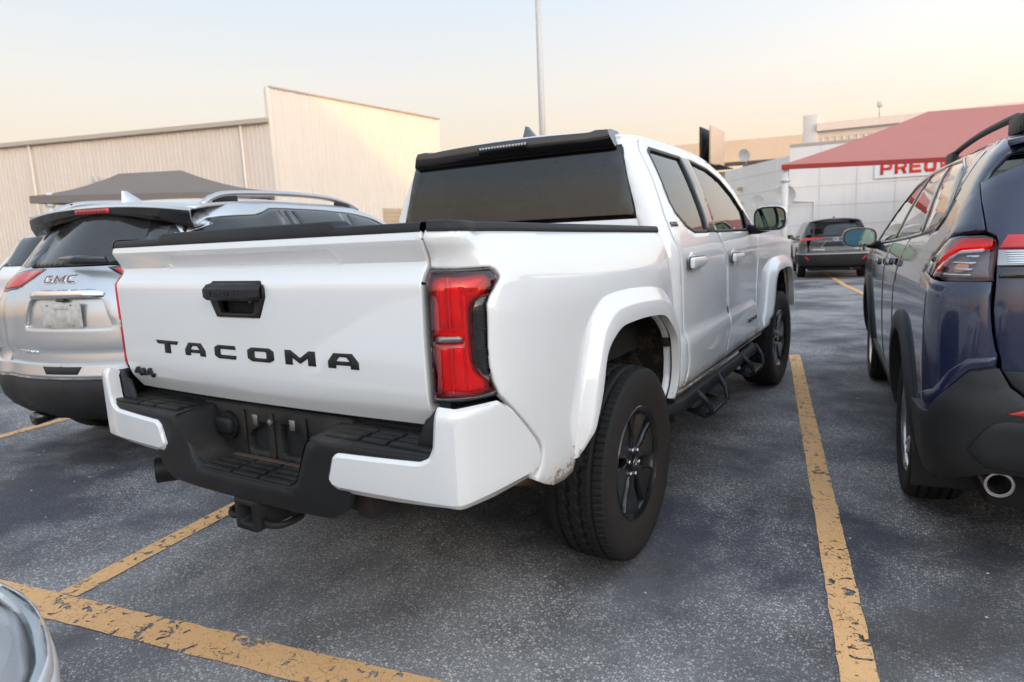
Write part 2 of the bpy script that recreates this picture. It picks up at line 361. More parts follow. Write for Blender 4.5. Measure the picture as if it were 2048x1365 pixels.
# ---------- shared materials ----------
M = {}
def paint(name, col, rough=.35, metal=0., dirt=False, flake=0, cior=1.75):
    m = mat(name, col, rough, metal, coat=1., crough=.02); t = NT(m); t.b.inputs['Coat IOR'].default_value = cior; p = t.pos()
    n = t.noise(p, 3.0, 3); c = t.mix(t.math('MULTIPLY', n, .10), col, tuple(v*.86 for v in col))
    if flake:
        v = t.vor(p, 900, out='Color'); sp = t.add('ShaderNodeSeparateColor', {'Color': v}).outputs[0]
        c = t.mix(t.math('MULTIPLY', sp, flake), c, tuple(min(1, q*1.7+.02) for q in col)); t.rough(t.math('ADD', t.math('MULTIPLY', sp, .18), rough-.08))
    if dirt:
        sx = t.add('ShaderNodeSeparateXYZ', {'Vector': p}); z = sx.outputs[2]
        low = t.add('ShaderNodeMapRange', {'Value': z, 1: .74, 2: .54, 3: 0., 4: 1.}).outputs[0]
        spk = t.noise(p, 55, 5, .7); blob = t.noise(p, 9, 5, .65); q = t.math('ADD', t.math('MULTIPLY', spk, .55), t.math('MULTIPLY', blob, .45))
        thr = t.math('SUBTRACT', .745, t.math('MULTIPLY', low, .31)); msk = t.add('ShaderNodeMapRange', {'Value': t.math('SUBTRACT', q, thr), 1: 0., 2: .035, 3: 0., 4: 1.}).outputs[0]
        msk = t.math('MULTIPLY', msk, t.math('GREATER_THAN', low, .02)); c = t.mix(t.math('MULTIPLY', msk, .85), c, (.16, .085, .04))
        film = t.math('MULTIPLY', t.math('MULTIPLY', low, low), t.math('MULTIPLY', blob, .5)); c = t.mix(film, c, (.42, .33, .25))
        t.put(t.b.inputs['Coat Weight'], t.math('SUBTRACT', 1., msk))
    t.base(c); b2 = t.noise(p, 420, 2); bn = t.add('ShaderNodeBump', {'Height': b2, 'Strength': .012, 'Distance': .002}); t.l.new(bn.outputs[0], t.b.inputs['Coat Normal']); return m
M['white'] = paint('white_paint', (.79, .785, .77), .3, 0, dirt=True)
M['white2'] = paint('plain_white_paint', (.78, .78, .78), .3)
M['silver'] = paint('silver_paint', (.47, .49, .51), .36, .75, flake=.4)
M['navy'] = paint('navy_paint', (.004, .010, .042), .35, .0, flake=.05, cior=1.5)
M['grey'] = paint('dark_grey_paint', (.065, .065, .070), .35, .5, flake=.2, cior=1.5)
def plastic(name, col, rough=.55, sc=900, st=.25, dirt=None):
    m = mat(name, col, rough, spec=.4); t = NT(m); p = t.pos(); n = t.noise(p, sc, 2); t.bump(n, st, .001)
    w = t.noise(p, 6, 5, .6); c = t.mix(t.ramp(w, [(.45, 0.), (.75, 1.)]), col, dirt or tuple(v*1.5+.004 for v in col)); t.base(c)
    t.rough(t.math('ADD', rough-.08, t.math('MULTIPLY', w, .2))); return m
M['blk'] = plastic('black_plastic', (.008, .0085, .0095), .5)
M['blkdirty'] = plastic('dusty_black_plastic', (.010, .010, .0105), .55, 700, .3, (.045, .038, .031))
M['clad'] = plastic('charcoal_cladding', (.016, .017, .018), .55)
M['dark'] = mat('underside_black', (.010, .010, .010), .85)
M['gloss'] = mat('gloss_black', (.006, .006, .007), .25, coat=1., crough=.02)
M['wheelblk'] = mat('black_wheel_paint', (.006, .006, .007), .30, coat=.5, crough=.08, spec=.35)
M['rubberseal'] = mat('window_rubber', (.010, .010, .011), .45)
M['chrome'] = mat('chrome', (.78, .79, .80), .08, 1.)
M['steel'] = mat('brushed_metal', (.42, .41, .40), .38, 1.)
M['alloy'] = mat('silver_alloy', (.55, .55, .56), .25, .9, coat=.6)
M['rust'] = plastic('rusty_steel', (.06, .045, .038), .8, 300, .4, (.16, .07, .03))
M['iron'] = plastic('black_iron', (.010, .010, .011), .6, 300, .3, (.026, .019, .015))
def rubber(name, brown=.0):
    m = mat(name, (.016, .0155, .015), .72, spec=.35); t = NT(m); p = t.pos(); sx = t.add('ShaderNodeSeparateXYZ', {'Vector': p})
    r = t.math('SQRT', t.math('ADD', t.math('POWER', sx.outputs[1], 2.), t.math('POWER', sx.outputs[2], 2.)))
    n = t.noise(p, 18, 5, .6); sid = t.add('ShaderNodeMapRange', {'Value': r, 1: .375, 2: .345, 3: 0., 4: 1.}).outputs[0]
    c = t.mix(t.math('MULTIPLY', sid, t.math('MULTIPLY', n, 1.5*brown)), (.012, .0118, .0115), (.034, .022, .017)); c = t.mix(t.ramp(t.noise(p, 40, 4, .7), [(.62, 0.), (.8, .5)]), c, (.055, .048, .04)); t.base(c)
    ang = t.math('MULTIPLY', t.math('ARCTAN2', sx.outputs[2], sx.outputs[1]), 300/6.28318); fr = t.math('FRACT', t.math('ADD', ang, t.math('MULTIPLY', sx.outputs[0], 26.)))
    sip = t.math('MULTIPLY', t.math('LESS_THAN', fr, .22), t.math('GREATER_THAN', r, .386 if brown > .1 else 9.)); c = t.mix(t.math('MULTIPLY', sip, .8), c, (.004, .004, .004)); t.base(c)
    t.bump(t.math('SUBTRACT', t.math('MULTIPLY', t.noise(p, 260, 3), .3), sip), .35, .003); return m
M['tyre'] = rubber('tyre_rubber', .55); M['tyre2'] = rubber('plain_tyre_rubber', .05)
def glass(name, tint, rough=.02, refl=1., specks=False, dirt=0.):
    m = bpy.data.materials.new(name); m.use_nodes = True; t = NT(m); t.n.remove(t.b)
    fr = t.add('ShaderNodeFresnel', {'IOR': 1.52}); tr = t.add('ShaderNodeBsdfTransparent', {'Color': (*tint, 1)}); gl = t.add('ShaderNodeBsdfGlossy', {'Color': (refl, refl, refl, 1), 'Roughness': rough})
    geo = t.add('ShaderNodeNewGeometry'); f = t.math('MULTIPLY', fr.outputs[0], t.math('SUBTRACT', 1., geo.outputs['Backfacing']))
    f = t.math('MINIMUM', t.math('MULTIPLY', f, 1.25), 1.)
    mx = t.add('ShaderNodeMixShader', {0: f, 1: tr.outputs[0], 2: gl.outputs[0]}); sh = mx.outputs[0]
    if dirt or specks:
        p = t.pos(); df = t.add('ShaderNodeBsdfDiffuse', {'Color': (.30, .30, .29, 1) if not specks else (.17, .17, .17, 1)})
        a = t.math('MULTIPLY', t.noise(p, 4, 5, .6), dirt)
        if specks:
            v = t.vor(p, 48, rand=1.); d = t.add('ShaderNodeMapRange', {'Value': v, 1: .22, 2: .14, 3: 0., 4: 1.}).outputs[0]; k = t.math('GREATER_THAN', t.noise(p, 21, 2), .47)
            dark = t.add('ShaderNodeBsdfDiffuse', {'Color': (.004, .004, .004, 1)}); sh0 = t.add('ShaderNodeMixShader', {0: a, 1: sh, 2: df.outputs[0]})
            sh = t.add('ShaderNodeMixShader', {0: t.math('MULTIPLY', t.math('MULTIPLY', d, k), .4), 1: sh0.outputs[0], 2: dark.outputs[0]}).outputs[0]
        else: sh = t.add('ShaderNodeMixShader', {0: a, 1: sh, 2: df.outputs[0]}).outputs[0]
    t.l.new(sh, t.out.inputs[0]); return m
M['rglass'] = glass('privacy_glass', (.024, .031, .040), .02, 1., specks=True, dirt=.05)
M['sglass'] = glass('side_glass', (.16, .19, .19), .01)
M['dglass'] = glass('dark_tinted_glass', (.035, .038, .040), .015)
M['dustyglass'] = glass('dusty_tinted_glass', (.03, .033, .036), .05, 1., dirt=.16)
M['cglass'] = glass('clear_lens', (.80, .84, .86), .02)
def lens(name, tint):
    m = glass(name, tint, .03, 1.); return m
M['redlens'] = lens('red_lens', (.95, .05, .05)); M['redlens2'] = lens('pale_red_lens', (.90, .06, .06))
M['refl'] = mat('lamp_reflector', (.80, .76, .76), .30, .2); M['reflr'] = mat('red_reflector', (.55, .012, .012), .3, 0, coat=.8); M['lampdark'] = mat('lamp_housing_black', (.02, .012, .012), .4)
M['amber'] = mat('amber_bulb', (.75, .22, .06), .3, coat=.5)
M['reddark'] = mat('unlit_brake_lamp', (.20, .010, .012), .15, coat=1.); M['redcoat'] = mat('red_brake_lamp', (.62, .02, .02), .2, coat=1.)  # brake lamp reds are plain coat colours without emission
M['redback'] = mat('red_lamp_back', (.62, .03, .03), .4)
M['greymir'] = mat('mirror_glass', (.10, .15, .15), .02, 1.); M['bluemir'] = mat('blue_mirror_glass', (.16, .34, .42), .02, 1.)
M['seat'] = plastic('seat_cloth', (.02, .02, .022), .9, 200, .5)
M['fwhite'] = mat('white_letter_paint', (.7, .7, .7), .4)
def mudmat():
    m = mat('muddy_liner', (.012, .011, .01), .8, spec=.3); t = NT(m); p = t.pos(); n = t.noise(p, 14, 6, .65); s = t.noise(p, 60, 4, .7)
    c = t.mix(t.ramp(n, [(.5, 0.), (.72, 1.)]), (.012, .011, .010), (.085, .055, .035)); c = t.mix(t.ramp(s, [(.64, 0.), (.74, 1.)]), c, (.24, .19, .14)); t.base(c); t.bump(n, .5, .02); return m
M['mud'] = mudmat()
M['barrel'] = mat('wheel_barrel_black', (.006, .006, .006), .55)
# ---------- ground ----------
def asphalt():
    m = mat('asphalt', (.05, .05, .055), .85, spec=.35); t = NT(m); p = t.pos()
    big = t.noise(p, .35, 5, .6); mid = t.noise(p, 1.7, 5, .6); 
    v = t.add('ShaderNodeTexVoronoi', {'Vector': p, 'Scale': 105.}); cs = t.add('ShaderNodeSeparateColor', {'Color': v.outputs['Color']})
    v2 = t.add('ShaderNodeTexVoronoi', {'Vector': p, 'Scale': 330.}); cs2 = t.add('ShaderNodeSeparateColor', {'Color': v2.outputs['Color']})
    big = t.math('ADD', t.math('MULTIPLY', big, .4), t.math('MULTIPLY', t.math('ADD', t.math('MULTIPLY', t.noise(p, .55, 5, .6, .5), .7), t.math('MULTIPLY', t.noise(p, 2.2, 4, .6), .3)), .6)); base = t.mix(t.ramp(big, [(.42, 0.), (.57, 1.)]), (.055, .056, .070), (.235, .225, .220))
    base = t.mix(t.ramp(mid, [(.50, 0.), (.72, 1.)]), base, (.085, .078, .076))
    st = t.mix(cs.outputs[1], (.50, .49, .49), (.85, .77, .66))
    f = t.math('MULTIPLY', t.ramp(cs.outputs[0], [(.52, 0.), (.86, 1.)]), t.ramp(v.outputs['Distance'], [(.25, 1.), (.62, 0.)]))
    wn_ = t.math('ADD', t.math('MULTIPLY', t.noise(p, .55, 5, .6, .5), .7), t.math('MULTIPLY', t.noise(p, 2.2, 4, .6), .3)); wear = t.ramp(wn_, [(.42, .10), (.56, 1.)]); f = t.math('MULTIPLY', f, wear)
    c = t.mix(f, base, st); f2 = t.math('MULTIPLY', t.ramp(cs2.outputs[0], [(.80, 0.), (1., .9)]), wear); c = t.mix(f2, c, (.66, .63, .58))
    oil = t.ramp(t.noise(p, .8, 3, .5, .6), [(.60, 0.), (.76, .8)]); c = t.mix(oil, c, (.058, .051, .049)); t.base(c)
    t.rough(t.math('SUBTRACT', .86, t.math('MULTIPLY', oil, .25)))
    hgt = t.math('ADD', t.math('MULTIPLY', v.outputs['Distance'], -.8), t.math('MULTIPLY', t.noise(p, 500, 2), .5)); t.bump(hgt, .55, .006); return m
def linepaint():
    m = mat('yellow_line_paint', (.52, .33, .13), .75, spec=.3); t = NT(m); p = t.pos()
    n = t.noise(p, 24, 7, .66, .6); n2 = t.noise(p, 5, 4, .6); v = t.vor(p, 24, 'DISTANCE_TO_EDGE')
    q = t.math('ADD', t.math('MULTIPLY', n, .75), t.math('MULTIPLY', n2, .25)); hole = t.ramp(q, [(.560, 0.), (.575, 1.)])
    hole = t.math('MAXIMUM', hole, t.math('MULTIPLY', t.ramp(t.noise(p, 95, 4, .6), [(.60, 0.), (.66, .85)]), t.ramp(n2, [(.42, .3), (.6, 1.)])))
    crack = t.math('MULTIPLY', t.ramp(v, [(.010, 1.), (.03, 0.)]), t.ramp(t.noise(p, 9, 4, .6), [(.48, 0.), (.56, 1.)]))
    w = t.math('MAXIMUM', hole, t.math('MULTIPLY', crack, .35))
    c = t.mix(t.noise(p, 3, 4), (.80, .43, .17), (.86, .53, .26)); c = t.mix(t.ramp(t.noise(p, 220, 3, .6), [(.40, .45), (.60, 0.)]), c, (.55, .30, .13)); t.base(c)
    tr = t.add('ShaderNodeBsdfTransparent'); mx = t.add('ShaderNodeMixShader', {0: w, 1: t.b.outputs[0], 2: tr.outputs[0]}); t.l.new(mx.outputs[0], t.out.inputs[0])
    t.bump(t.noise(p, 200, 3), .4, .003); return m
M['asphalt'] = asphalt(); M['line'] = linepaint()
_gy = [-300, -60, 5, 25, 60, 200, 900]; _gh = [0, 0, 0, -.37, -.44, -.44, -.44]
GR = mesh_obj('parking_lot', [(x, y, h) for y, h in zip(_gy, _gh) for x in (-500, 500)], [(2*i, 2*i+1, 2*i+3, 2*i+2) for i in range(len(_gy)-1)], M['asphalt'], None, True); tag(GR, 'speckled dark asphalt parking lot', kind='structure')
DLT = .1744; SX = np.array([math.cos(DLT), math.sin(DLT)]); SY = np.array([-math.sin(DLT), math.cos(DLT)])
def stall(u, v): return SX*u+SY*v   # stall coordinates to the ground
def line(u0, v0, u1, v1, w=.105, h=.004):
    a = stall(u0, v0); b = stall(u1, v1); d = (b-a)/np.linalg.norm(b-a); n = np.array([-d[1], d[0]])*w/2; L = np.linalg.norm(b-a); k = max(2, int(L/.06)); V = []; F = []
    for i in range(k+1):
        q = a+(b-a)*i/k
        for s in (1, -1):
            r = q+n*s*(1+.05*random.uniform(-1, 1)); V.append((r[0], r[1], h))
    for i in range(k): F.append((2*i, 2*i+1, 2*i+3, 2*i+2))
    o = mesh_obj('parking_line', V, F, M['line'], None, False); return tag(o, kind='structure')
# ---------- wheels ----------
def tyre_mesh(R, W, rim, seg=300, tread=True, pitch=60, name='tyre'):
    h = W/2; prof = []   # (x, r, kind) from inner bead to outer bead
    side = [(.80, rim), (.84, rim+.012), (.93, rim+(R-rim)*.28), (.985, rim+(R-rim)*.52), (.985, rim+(R-rim)*.66), (.95, rim+(R-rim)*.82), (.90, R-.019)]
    tr = []
    k = 44 if tread else 12
    for i in range(k+1):
        u = -1+2*i/k; tr.append((u*.86, R-.010*abs(u)**3.2))
    S = [(-a, r, 0) for a, r in side]+[(a, r, 1) for a, r in tr]+[(a, r, 0) for a, r in side[::-1]]
    X = np.array([s[0]*h for s in S]); Rr = np.array([s[1] for s in S]); K = np.array([s[2] for s in S])
    th = np.arange(seg)*2*math.pi/seg; TH, XX = np.meshgrid(th, X, indexing='ij'); RR = np.tile(Rr, (seg, 1)); KK = np.tile(K, (seg, 1))
    if tread:
        u = XX/h; ph = TH*pitch/(2*math.pi); dep = np.zeros_like(RR)
        zz = .026*np.sign(np.sin(2*math.pi*ph/2))*np.minimum(1, 2.2*abs(np.sin(2*math.pi*ph/2)))
        for c, wv in ((-.56, 0), (-.19, 1.), (.19, -1.), (.56, 0)):
            d = abs(u-c-zz*wv); dep = np.maximum(dep, .012*np.clip((.062-d)/.022, 0, 1))
        fr = (ph+.25*np.where(abs(u) < .6, u, 0)) % 1.
        slot = np.where(abs(u) > .60, (fr < .22), ((fr+.5) % 1 < .2) & (abs(u) > .24))
        dep = np.maximum(dep, slot*np.where(abs(u) > .6, .0045, .004)); RR = RR-dep*(KK == 1)
    V = np.stack([XX, RR*np.cos(TH), RR*np.sin(TH)], -1).reshape(-1, 3); n = len(X); F = []
    for i in range(seg):
        a = i*n; b = ((i+1) % seg)*n
        F += [(a+j, a+j+1, b+j+1, b+j) for j in range(n-1)]
    return V, F
def disc(xf):
    """map wheel-plane coordinates to a dished face; u=y, v=z"""
    def fn(u, v):
        u = np.asarray(u, float); v = np.asarray(v, float); r = np.hypot(u, v); return np.stack([xf(r), u, v], -1)
    return fn
def wheel(parent, loc, R, W, rim, right, style, tread=True, steer=0., tm=None):
    """one wheel: Empty parented to the car is avoided; the wheel node is the tyre mesh with the rim as its child"""
    T = tm if tm else M['tyre']
    key = ('tyre', R, W, tread)
    if key not in CACHE:
        V, F = tyre_mesh(R, W, rim, 450 if tread else 96, tread, 90); CACHE[key] = mesh_obj('wheel', V, F, T, None, True, 26)
        o = CACHE[key]
    else:
        o = bpy.data.objects.new('wheel', CACHE[key].data); COL.objects.link(o)
    o.parent = parent; o.location = loc; o.rotation_euler = (0, 0, (0 if right else math.pi)+steer)
    h = W/2; key2 = ('rim', R, W, style)
    if key2 in CACHE:
        for c in CACHE[key2]: copy_tree(c, o)
        return o
    st = {'black': M['wheelblk'], 'alloy': M['alloy'], 'dark': M['gloss']}[style.split('_')[0]]; parts = []
    rr = rim-.004
    parts.append(lathe('barrel', [(-h*.8, rim+.004), (-h*.75, rim-.012), (h*.1, rim-.03), (h*.55, rim-.022), (h*.70, rim-.017)], M['barrel'], o, 72))
    parts.append(lathe('rim', [(h*.68, rim-.018), (h*.76, rim-.014), (h*.81, rim-.004), (h*.86, rim+.004), (h*.82, rim+.010), (h*.74, rim+.006)], st, o, 72))
    parts.append(lathe('brake_disc', [(-.03, .03), (-.03, rim*.74), (-.005, rim*.74), (-.005, .03)], M['dark'], o, 40))
    if style == 'black_six':
        fx = lambda r: h*(.66+.11*np.clip((r-.05)/.16, 0, 1)**1.5)
        for k in range(6):
            a = k*math.pi/3+.25; ca, sa = math.cos(a), math.sin(a); rot = lambda P: [(p[0]*ca-p[1]*sa, p[0]*sa+p[1]*ca) for p in P]
            sp = rot(rnd([(.045, -.027), (.100, -.034), (.140, -.060), (.210, -.084), (.216, -.03), (.216, .03), (.210, .084), (.140, .060), (.100, .034), (.045, .027)], .008, 2))
            hol = rot(rnd([(.118, 0), (.150, -.024), (.200, -.036), (.203, 0), (.200, .036), (.150, .024)], .006, 2))
            parts.append(panel('spoke', sp, disc(fx), st, o, res=.02, rim=.035, bev=.005))
        parts.append(lathe('hub', [(h*.50, .070), (h*.64, .068), (h*.66, .062), (h*.66, .040), (h*.70, .040), (h*.72, .036), (h*.73, .001)], st, o, 32))
        for el in ((0, 0, .024, .016), (0, 0, .009, .016), (0, .007, .015, .007)):
            ring = [(h*.735, el[0]+el[2]*math.cos(2*math.pi*i/24), el[1]+el[3]*math.sin(2*math.pi*i/24)) for i in range(24)]
            parts.append(tube('emblem', ring, .0016, M['steel'], o, 5, closed=True))
        for k in range(6):
            a = k*math.pi/3+.25+math.pi/6; y, z = .0555*math.cos(a), .0555*math.sin(a)
            parts.append(lathe('lug_nut', [(h*.60, .010), (h*.71, .0095), (h*.73, .007), (h*.735, .0)], M['steel'], o, 6, M=Matrix.Translation((0, y, z))))
    else:
        fx = lambda r: h*(.58+.16*np.clip(r/rr, 0, 1)**2); n = 5 if style.endswith('five') else 7
        for k in range(n):
            a = k*2*math.pi/n+.3; ca, sa = math.cos(a), math.sin(a); rot = lambda P: [(p[0]*ca-p[1]*sa, p[0]*sa+p[1]*ca) for p in P]
            sp = rot(rnd([(.03, -.02), (.6*rr, -.018), (rr*.99, -.045), (rr*.99, -.018), (.7*rr, 0), (rr*.99, .018), (rr*.99, .045), (.6*rr, .018), (.03, .02)], .006, 2))
            parts.append(panel('spoke', sp, disc(fx), st, o, res=.04, rim=.03, bev=.004))
        parts.append(lathe('hub', [(h*.4, .06), (h*.62, .055), (h*.66, .03), (h*.67, .001)], st, o, 24))
    CACHE[key2] = parts; return o
CACHE = {}
# ---------- the white pickup ----------
def build_truck():
    T = thing('pickup_truck', 'white crew cab pickup truck with black wheels, black lettered tailgate and red tail lamps', 'pickup truck')
    W = M['white']; B = M['blk']
    # ----- bed sides -----
    LIP = [(-.548,.598),(-.532,.64),(-.505,.69),(-.449,.793),(-.412,.904),(-.386,.946),(-.332,.980),(-.271,1.002),(-.198,1.008),(.006,1.005),(.196,.986),(.291,.942),(.368,.889),(.405,.842),(.424,.75),(.418,.668),(.372,.585)]
    OUT = [(-.578,.602),(-.560,.66),(-.542,.76),(-.515,.86),(-.469,.972),(-.44,1.038),(-.382,1.088),(-.305,1.118),(-.11,1.124),(.10,1.114),(.202,1.104),(.294,1.086),(.385,1.048),(.445,.99),(.485,.91),(.505,.80),(.498,.68),(.455,.580)]
    lightout = [(-.974,.911),(-.992,.951),(-1.001,.994),(-1.002,1.05),(-.998,1.10),(-.994,1.164),(-.981,1.184),(-.953,1.206),(-.926,1.229),(-.926,1.236),(-.940,1.253),(-.960,1.262),(-1.167,1.270)]
    bed = [(-1.167,1.31),(-1.173,1.345),(-1.170,1.366),(-1.09,1.364),(-.82,1.359),(-.53,1.352),(0,1.342),(.484,1.332),(.488,1.27),(.50,1.15),(.51,.95),(.52,.80),(.52,.60),(.50,.572)]
    bed += [(p[0]+(.02 if p[0] > 0 else -.01), p[1]) for p in LIP[::-1]]+[(-.565,.55),(-.62,.539),(-.697,.549),(-.765,.578),(-.818,.608),(-.806,.628),(-.787,.663),(-.781,.702),(-.796,.730),(-.854,.793),(-.939,.878)]+lightout
    panel('bed_side', bed, BED, W, T, res=.022, rim=.03, sym=True, bev=.003)
    def resamp(P, n):
        C = catmull(P, 10); L = np.concatenate([[0], np.cumsum(np.linalg.norm(np.diff(C, axis=0), axis=1))]); s = np.linspace(0, L[-1], n)
        return np.stack([np.interp(s, L, C[:, 0]), np.interp(s, L, C[:, 1])], 1)
    def flare(fn, OUT, LIP, prof, name='wheel_arch_flare', n=70, ret=.012, m=W):
        o, l = resamp(OUT, n), resamp(LIP, n); rows = []
        for f, of in prof:
            q = o+(l-o)*f; N = normals(fn, q[:, 0], q[:, 1]); N[:, 2] *= .25; fade = np.clip(.12+np.arange(n)/5., 0, 1)[:, None]; rows.append(fn(q[:, 0], q[:, 1])+N*of*(fade if of > 0 else 1))
        q = l; N = normals(fn, q[:, 0], q[:, 1]); N[:, 2] *= .25
        rows += [fn(q[:, 0], q[:, 1])+N*(prof[-1][1]-.006)*fade, fn(q[:, 0], q[:, 1])+N*np.minimum(ret, prof[-1][1]*fade-.01)]
        lo = loft(name, rows, m, T, angle=50, flip=True); mirror_obj(lo); return rows
    FP = [(0, -.004), (0, .004), (.05, .012), (.10, .015), (.40, .037), (.45, .041), (.50, .043), (.97, .046), (1., .0455)]
    flare(BED, OUT, LIP, FP)
    # wheel house
    def house(pts, x0, x1, name='wheel_liner', m=M['mud']):
        P = dens(pts, .04, False); rows = []
        for x, k in ((x0, 0), (x0-.08, .012), (x0-.16, -.004), (x0-.24, .012), (x1, .0)):
            c = P.mean(0); rows.append(np.array([(x, p[0]+(p[0]-c[0])*k, p[1]+(p[1]-c[1])*k) for p in P]))
        lo = loft(name, rows, m, T, angle=60); mirror_obj(lo)
        p2 = list(map(tuple, P)); w = panel(name, p2, lambda u, v: np.stack([np.full(np.shape(u), x1), u, v], -1), m, T, res=.12, rim=0, bev=0); mirror_obj(w)
    arch = lambda yc: [(yc-.55,.57),(yc-.545,.64),(yc-.46,.84),(yc-.40,.95),(yc-.28,1.02),(yc,1.035),(yc+.25,1.02),(yc+.38,.93),(yc+.435,.84),(yc+.45,.70),(yc+.45,.45)]
    house(arch(0), .915, .50); house(arch(3.35), .88, .45)
    box('liner_clip', (.86,.400,.815), (.905,.432,.855), M['blk'], T, sym=True)
    # ----- tail lamps -----
    lamp_poly = [(-1.170,.905),(-1.172,1.268)]+[(p[0]-.004, p[1]) for p in lightout[::-1][1:]]
    red = [(-1.163,1.256),(-.962,1.249),(-.943,1.229),(-.981,1.191),(-1.009,1.190),(-1.037,1.176),(-1.047,1.156),(-1.050,1.113),(-1.048,1.009),(-1.029,.973),(-1.003,.963),(-.993,.924),(-1.043,.921),(-1.161,.922)]
    red = [tuple(q_) for q_ in inset_loop(dens(clean(red if area2(red) > 0 else red[::-1]), 9), -.0035)]
    vent = [(-.983,1.186),(-1.008,1.185),(-1.033,1.172),(-1.043,1.155),(-1.046,1.11),(-1.044,1.010),(-1.026,.977),(-1.003,.968),(-.998,.992),(-1.004,1.045),(-1.001,1.10),(-.998,1.162)]
    shr = lambda P, d: inset_loop(dens(clean(P if area2(P) > 0 else P[::-1]), 9), d)
    for sgn in (0, 1):
        L = panel('tail_lamp', lamp_poly, BED, M['lampdark'], T, res=.03, off=-.045, rim=.03, bev=0)
        panel('lamp_back', red, BED, M['redback'], L, res=.03, off=-.028, rim=.005, bev=0); L['label'] = 'tall red tail lamp with clear bar and black ribbed side piece'
        panel('bezel', lamp_poly, BED, M['gloss'], L, holes=[shr(red, .001), shr(vent, -.0)], res=.02, off=-.003, rim=.03, bev=.002)
        bar = [(-1.152,1.084),(-1.080,1.081),(-1.080,1.068),(-1.152,1.070)]
        panel('red_lens', red, BED, M['redlens'], L, holes=[[(-1.156,1.088),(-1.076,1.085),(-1.076,1.064),(-1.156,1.066)]], res=.02, off=-.001, rim=.012, bev=.004)
        panel('reverse_lens', bar, BED, M['cglass'], L, res=.02, off=.000, rim=.02, bev=.001)
        panel('reverse_reflector', [(-1.155,1.087),(-1.077,1.084),(-1.077,1.065),(-1.155,1.067)], BED, M['steel'], L, res=.02, off=-.014, rim=.02, bev=.002)
        for zz in ((1.106, 1.246), (.930, 1.052)):
            for a, b, mm in ((-1.150,-1.116,'refl'), (-1.108,-1.074,'refl')):
                panel('reflector', rnd([(a,zz[0]),(b,zz[0]),(b,zz[1]),(a,zz[1])], .006, 2), BED, M[mm], L, res=.02, off=-.024, rim=.02, bev=.005)
            panel('light_pipe', [(-1.1145,zz[0]),(-1.1095,zz[0]),(-1.1095,zz[1]),(-1.1145,zz[1])], BED, M['refl'], L, res=.02, off=-.008, rim=.02, bev=.0012)
        panel('reflector', rnd([(-1.066,1.20),(-1.02,1.20),(-.968,1.232),(-.972,1.244),(-1.066,1.246)], .006, 2), BED, M['refl'], L, res=.02, off=-.024, rim=.02, bev=.005)
        panel('reflector', rnd([(-1.066,.930),(-1.010,.930),(-1.015,.958),(-1.045,.985),(-1.055,1.02),(-1.055,1.19),(-1.066,1.19)], .004, 2), BED, M['refl'], L, res=.02, off=-.020, rim=.02, bev=.003)
        v = panel('vent_panel', vent, BED, M['gloss'], L, res=.02, off=-.008, rim=.02, bev=.002)
        for z0, n in ((1.095, 9), (.990, 9)):
            for k in range(n):
                z = z0+k*.0062; panel('vent_rib', [(-1.038,z),(-1.006,z),(-1.006,z+.003),(-1.038,z+.003)], BED, M['blk'], v, res=.03, off=-.005, rim=.004, bev=.0006)
        if sgn:   # left lamp: mirror everything
            for o in [L]+list(L.children_recursive):
                me = o.data; co = np.empty(len(me.vertices)*3); me.vertices.foreach_get('co', co); co = co.reshape(-1, 3); co[:, 0] *= -1; me.vertices.foreach_set('co', co.ravel()); me.flip_normals(); me.update()
    # ----- tailgate -----
    tgR = [(.716,.828),(.728,.87),(.731,.943),(.730,1.066),(.732,1.172),(.733,1.224),(.729,1.256),(.731,1.275),(.736,1.318),(.738,1.347),(.733,1.364)]
    tg = [(-p[0], p[1]) for p in tgR]; out = tg+tgR[::-1]
    hp = [(-.136,1.208),(-.116,1.236),(.116,1.236),(.138,1.222),(.138,1.190),(.104,1.124),(-.104,1.124),(-.130,1.192)]
    hp = [(-.138,1.216),(-.116,1.237),(.116,1.237),(.138,1.216),(.138,1.190),(.104,1.124),(-.104,1.124),(-.138,1.190)]
    G = panel('tailgate', out, TG, W, T, holes=[rnd(hp, .004, 2)], res=.014, rim=.04, bev=.003, hrim=.02, creases=[[(-.725, z), (.725, z)] for z in (1.2285, 1.278, 1.3415)], angle=24)
    box('tailgate_core', (-.70,-1.055,.85), (.70,-1.03,1.355), M['dark'], G)
    # cap along the top of the tailgate
    xs = np.linspace(-.733, .733, 130); rows = [[] for _ in range(7)]
    for x in xs:
        up = .017*float(1-smooth(abs(x), .405, .44)); base = TG(x, 1.365); y0, ax = base[1], x
        for k, (dy, dz) in enumerate([(.012, -.006), (-.003, -.003), (-.004, .004), (.000, .018+up*.9), (.006, .0215+up), (.07, .024+up), (.075, -.02)]): rows[k].append((ax, y0+dy, 1.365+dz))
    loft('tailgate_cap', rows, M['blk'], G, angle=50, flip=True)
    # handle
    H = panel('tailgate_handle', hp, TG, M['gloss'] if False else M['blk'], G, holes=[rnd([(-.088,1.196),(.088,1.196),(.088,1.150),(.078,1.138),(-.078,1.138),(-.088,1.150)], .004, 2)], res=.03, off=.006, rim=.02, bev=.003)
    panel('handle_pocket', [(-.092,1.20),(.092,1.20),(.092,1.134),(-.092,1.134)], TG, M['dark'], H, res=.03, off=-.03, rim=0, bev=0)
    rows = []
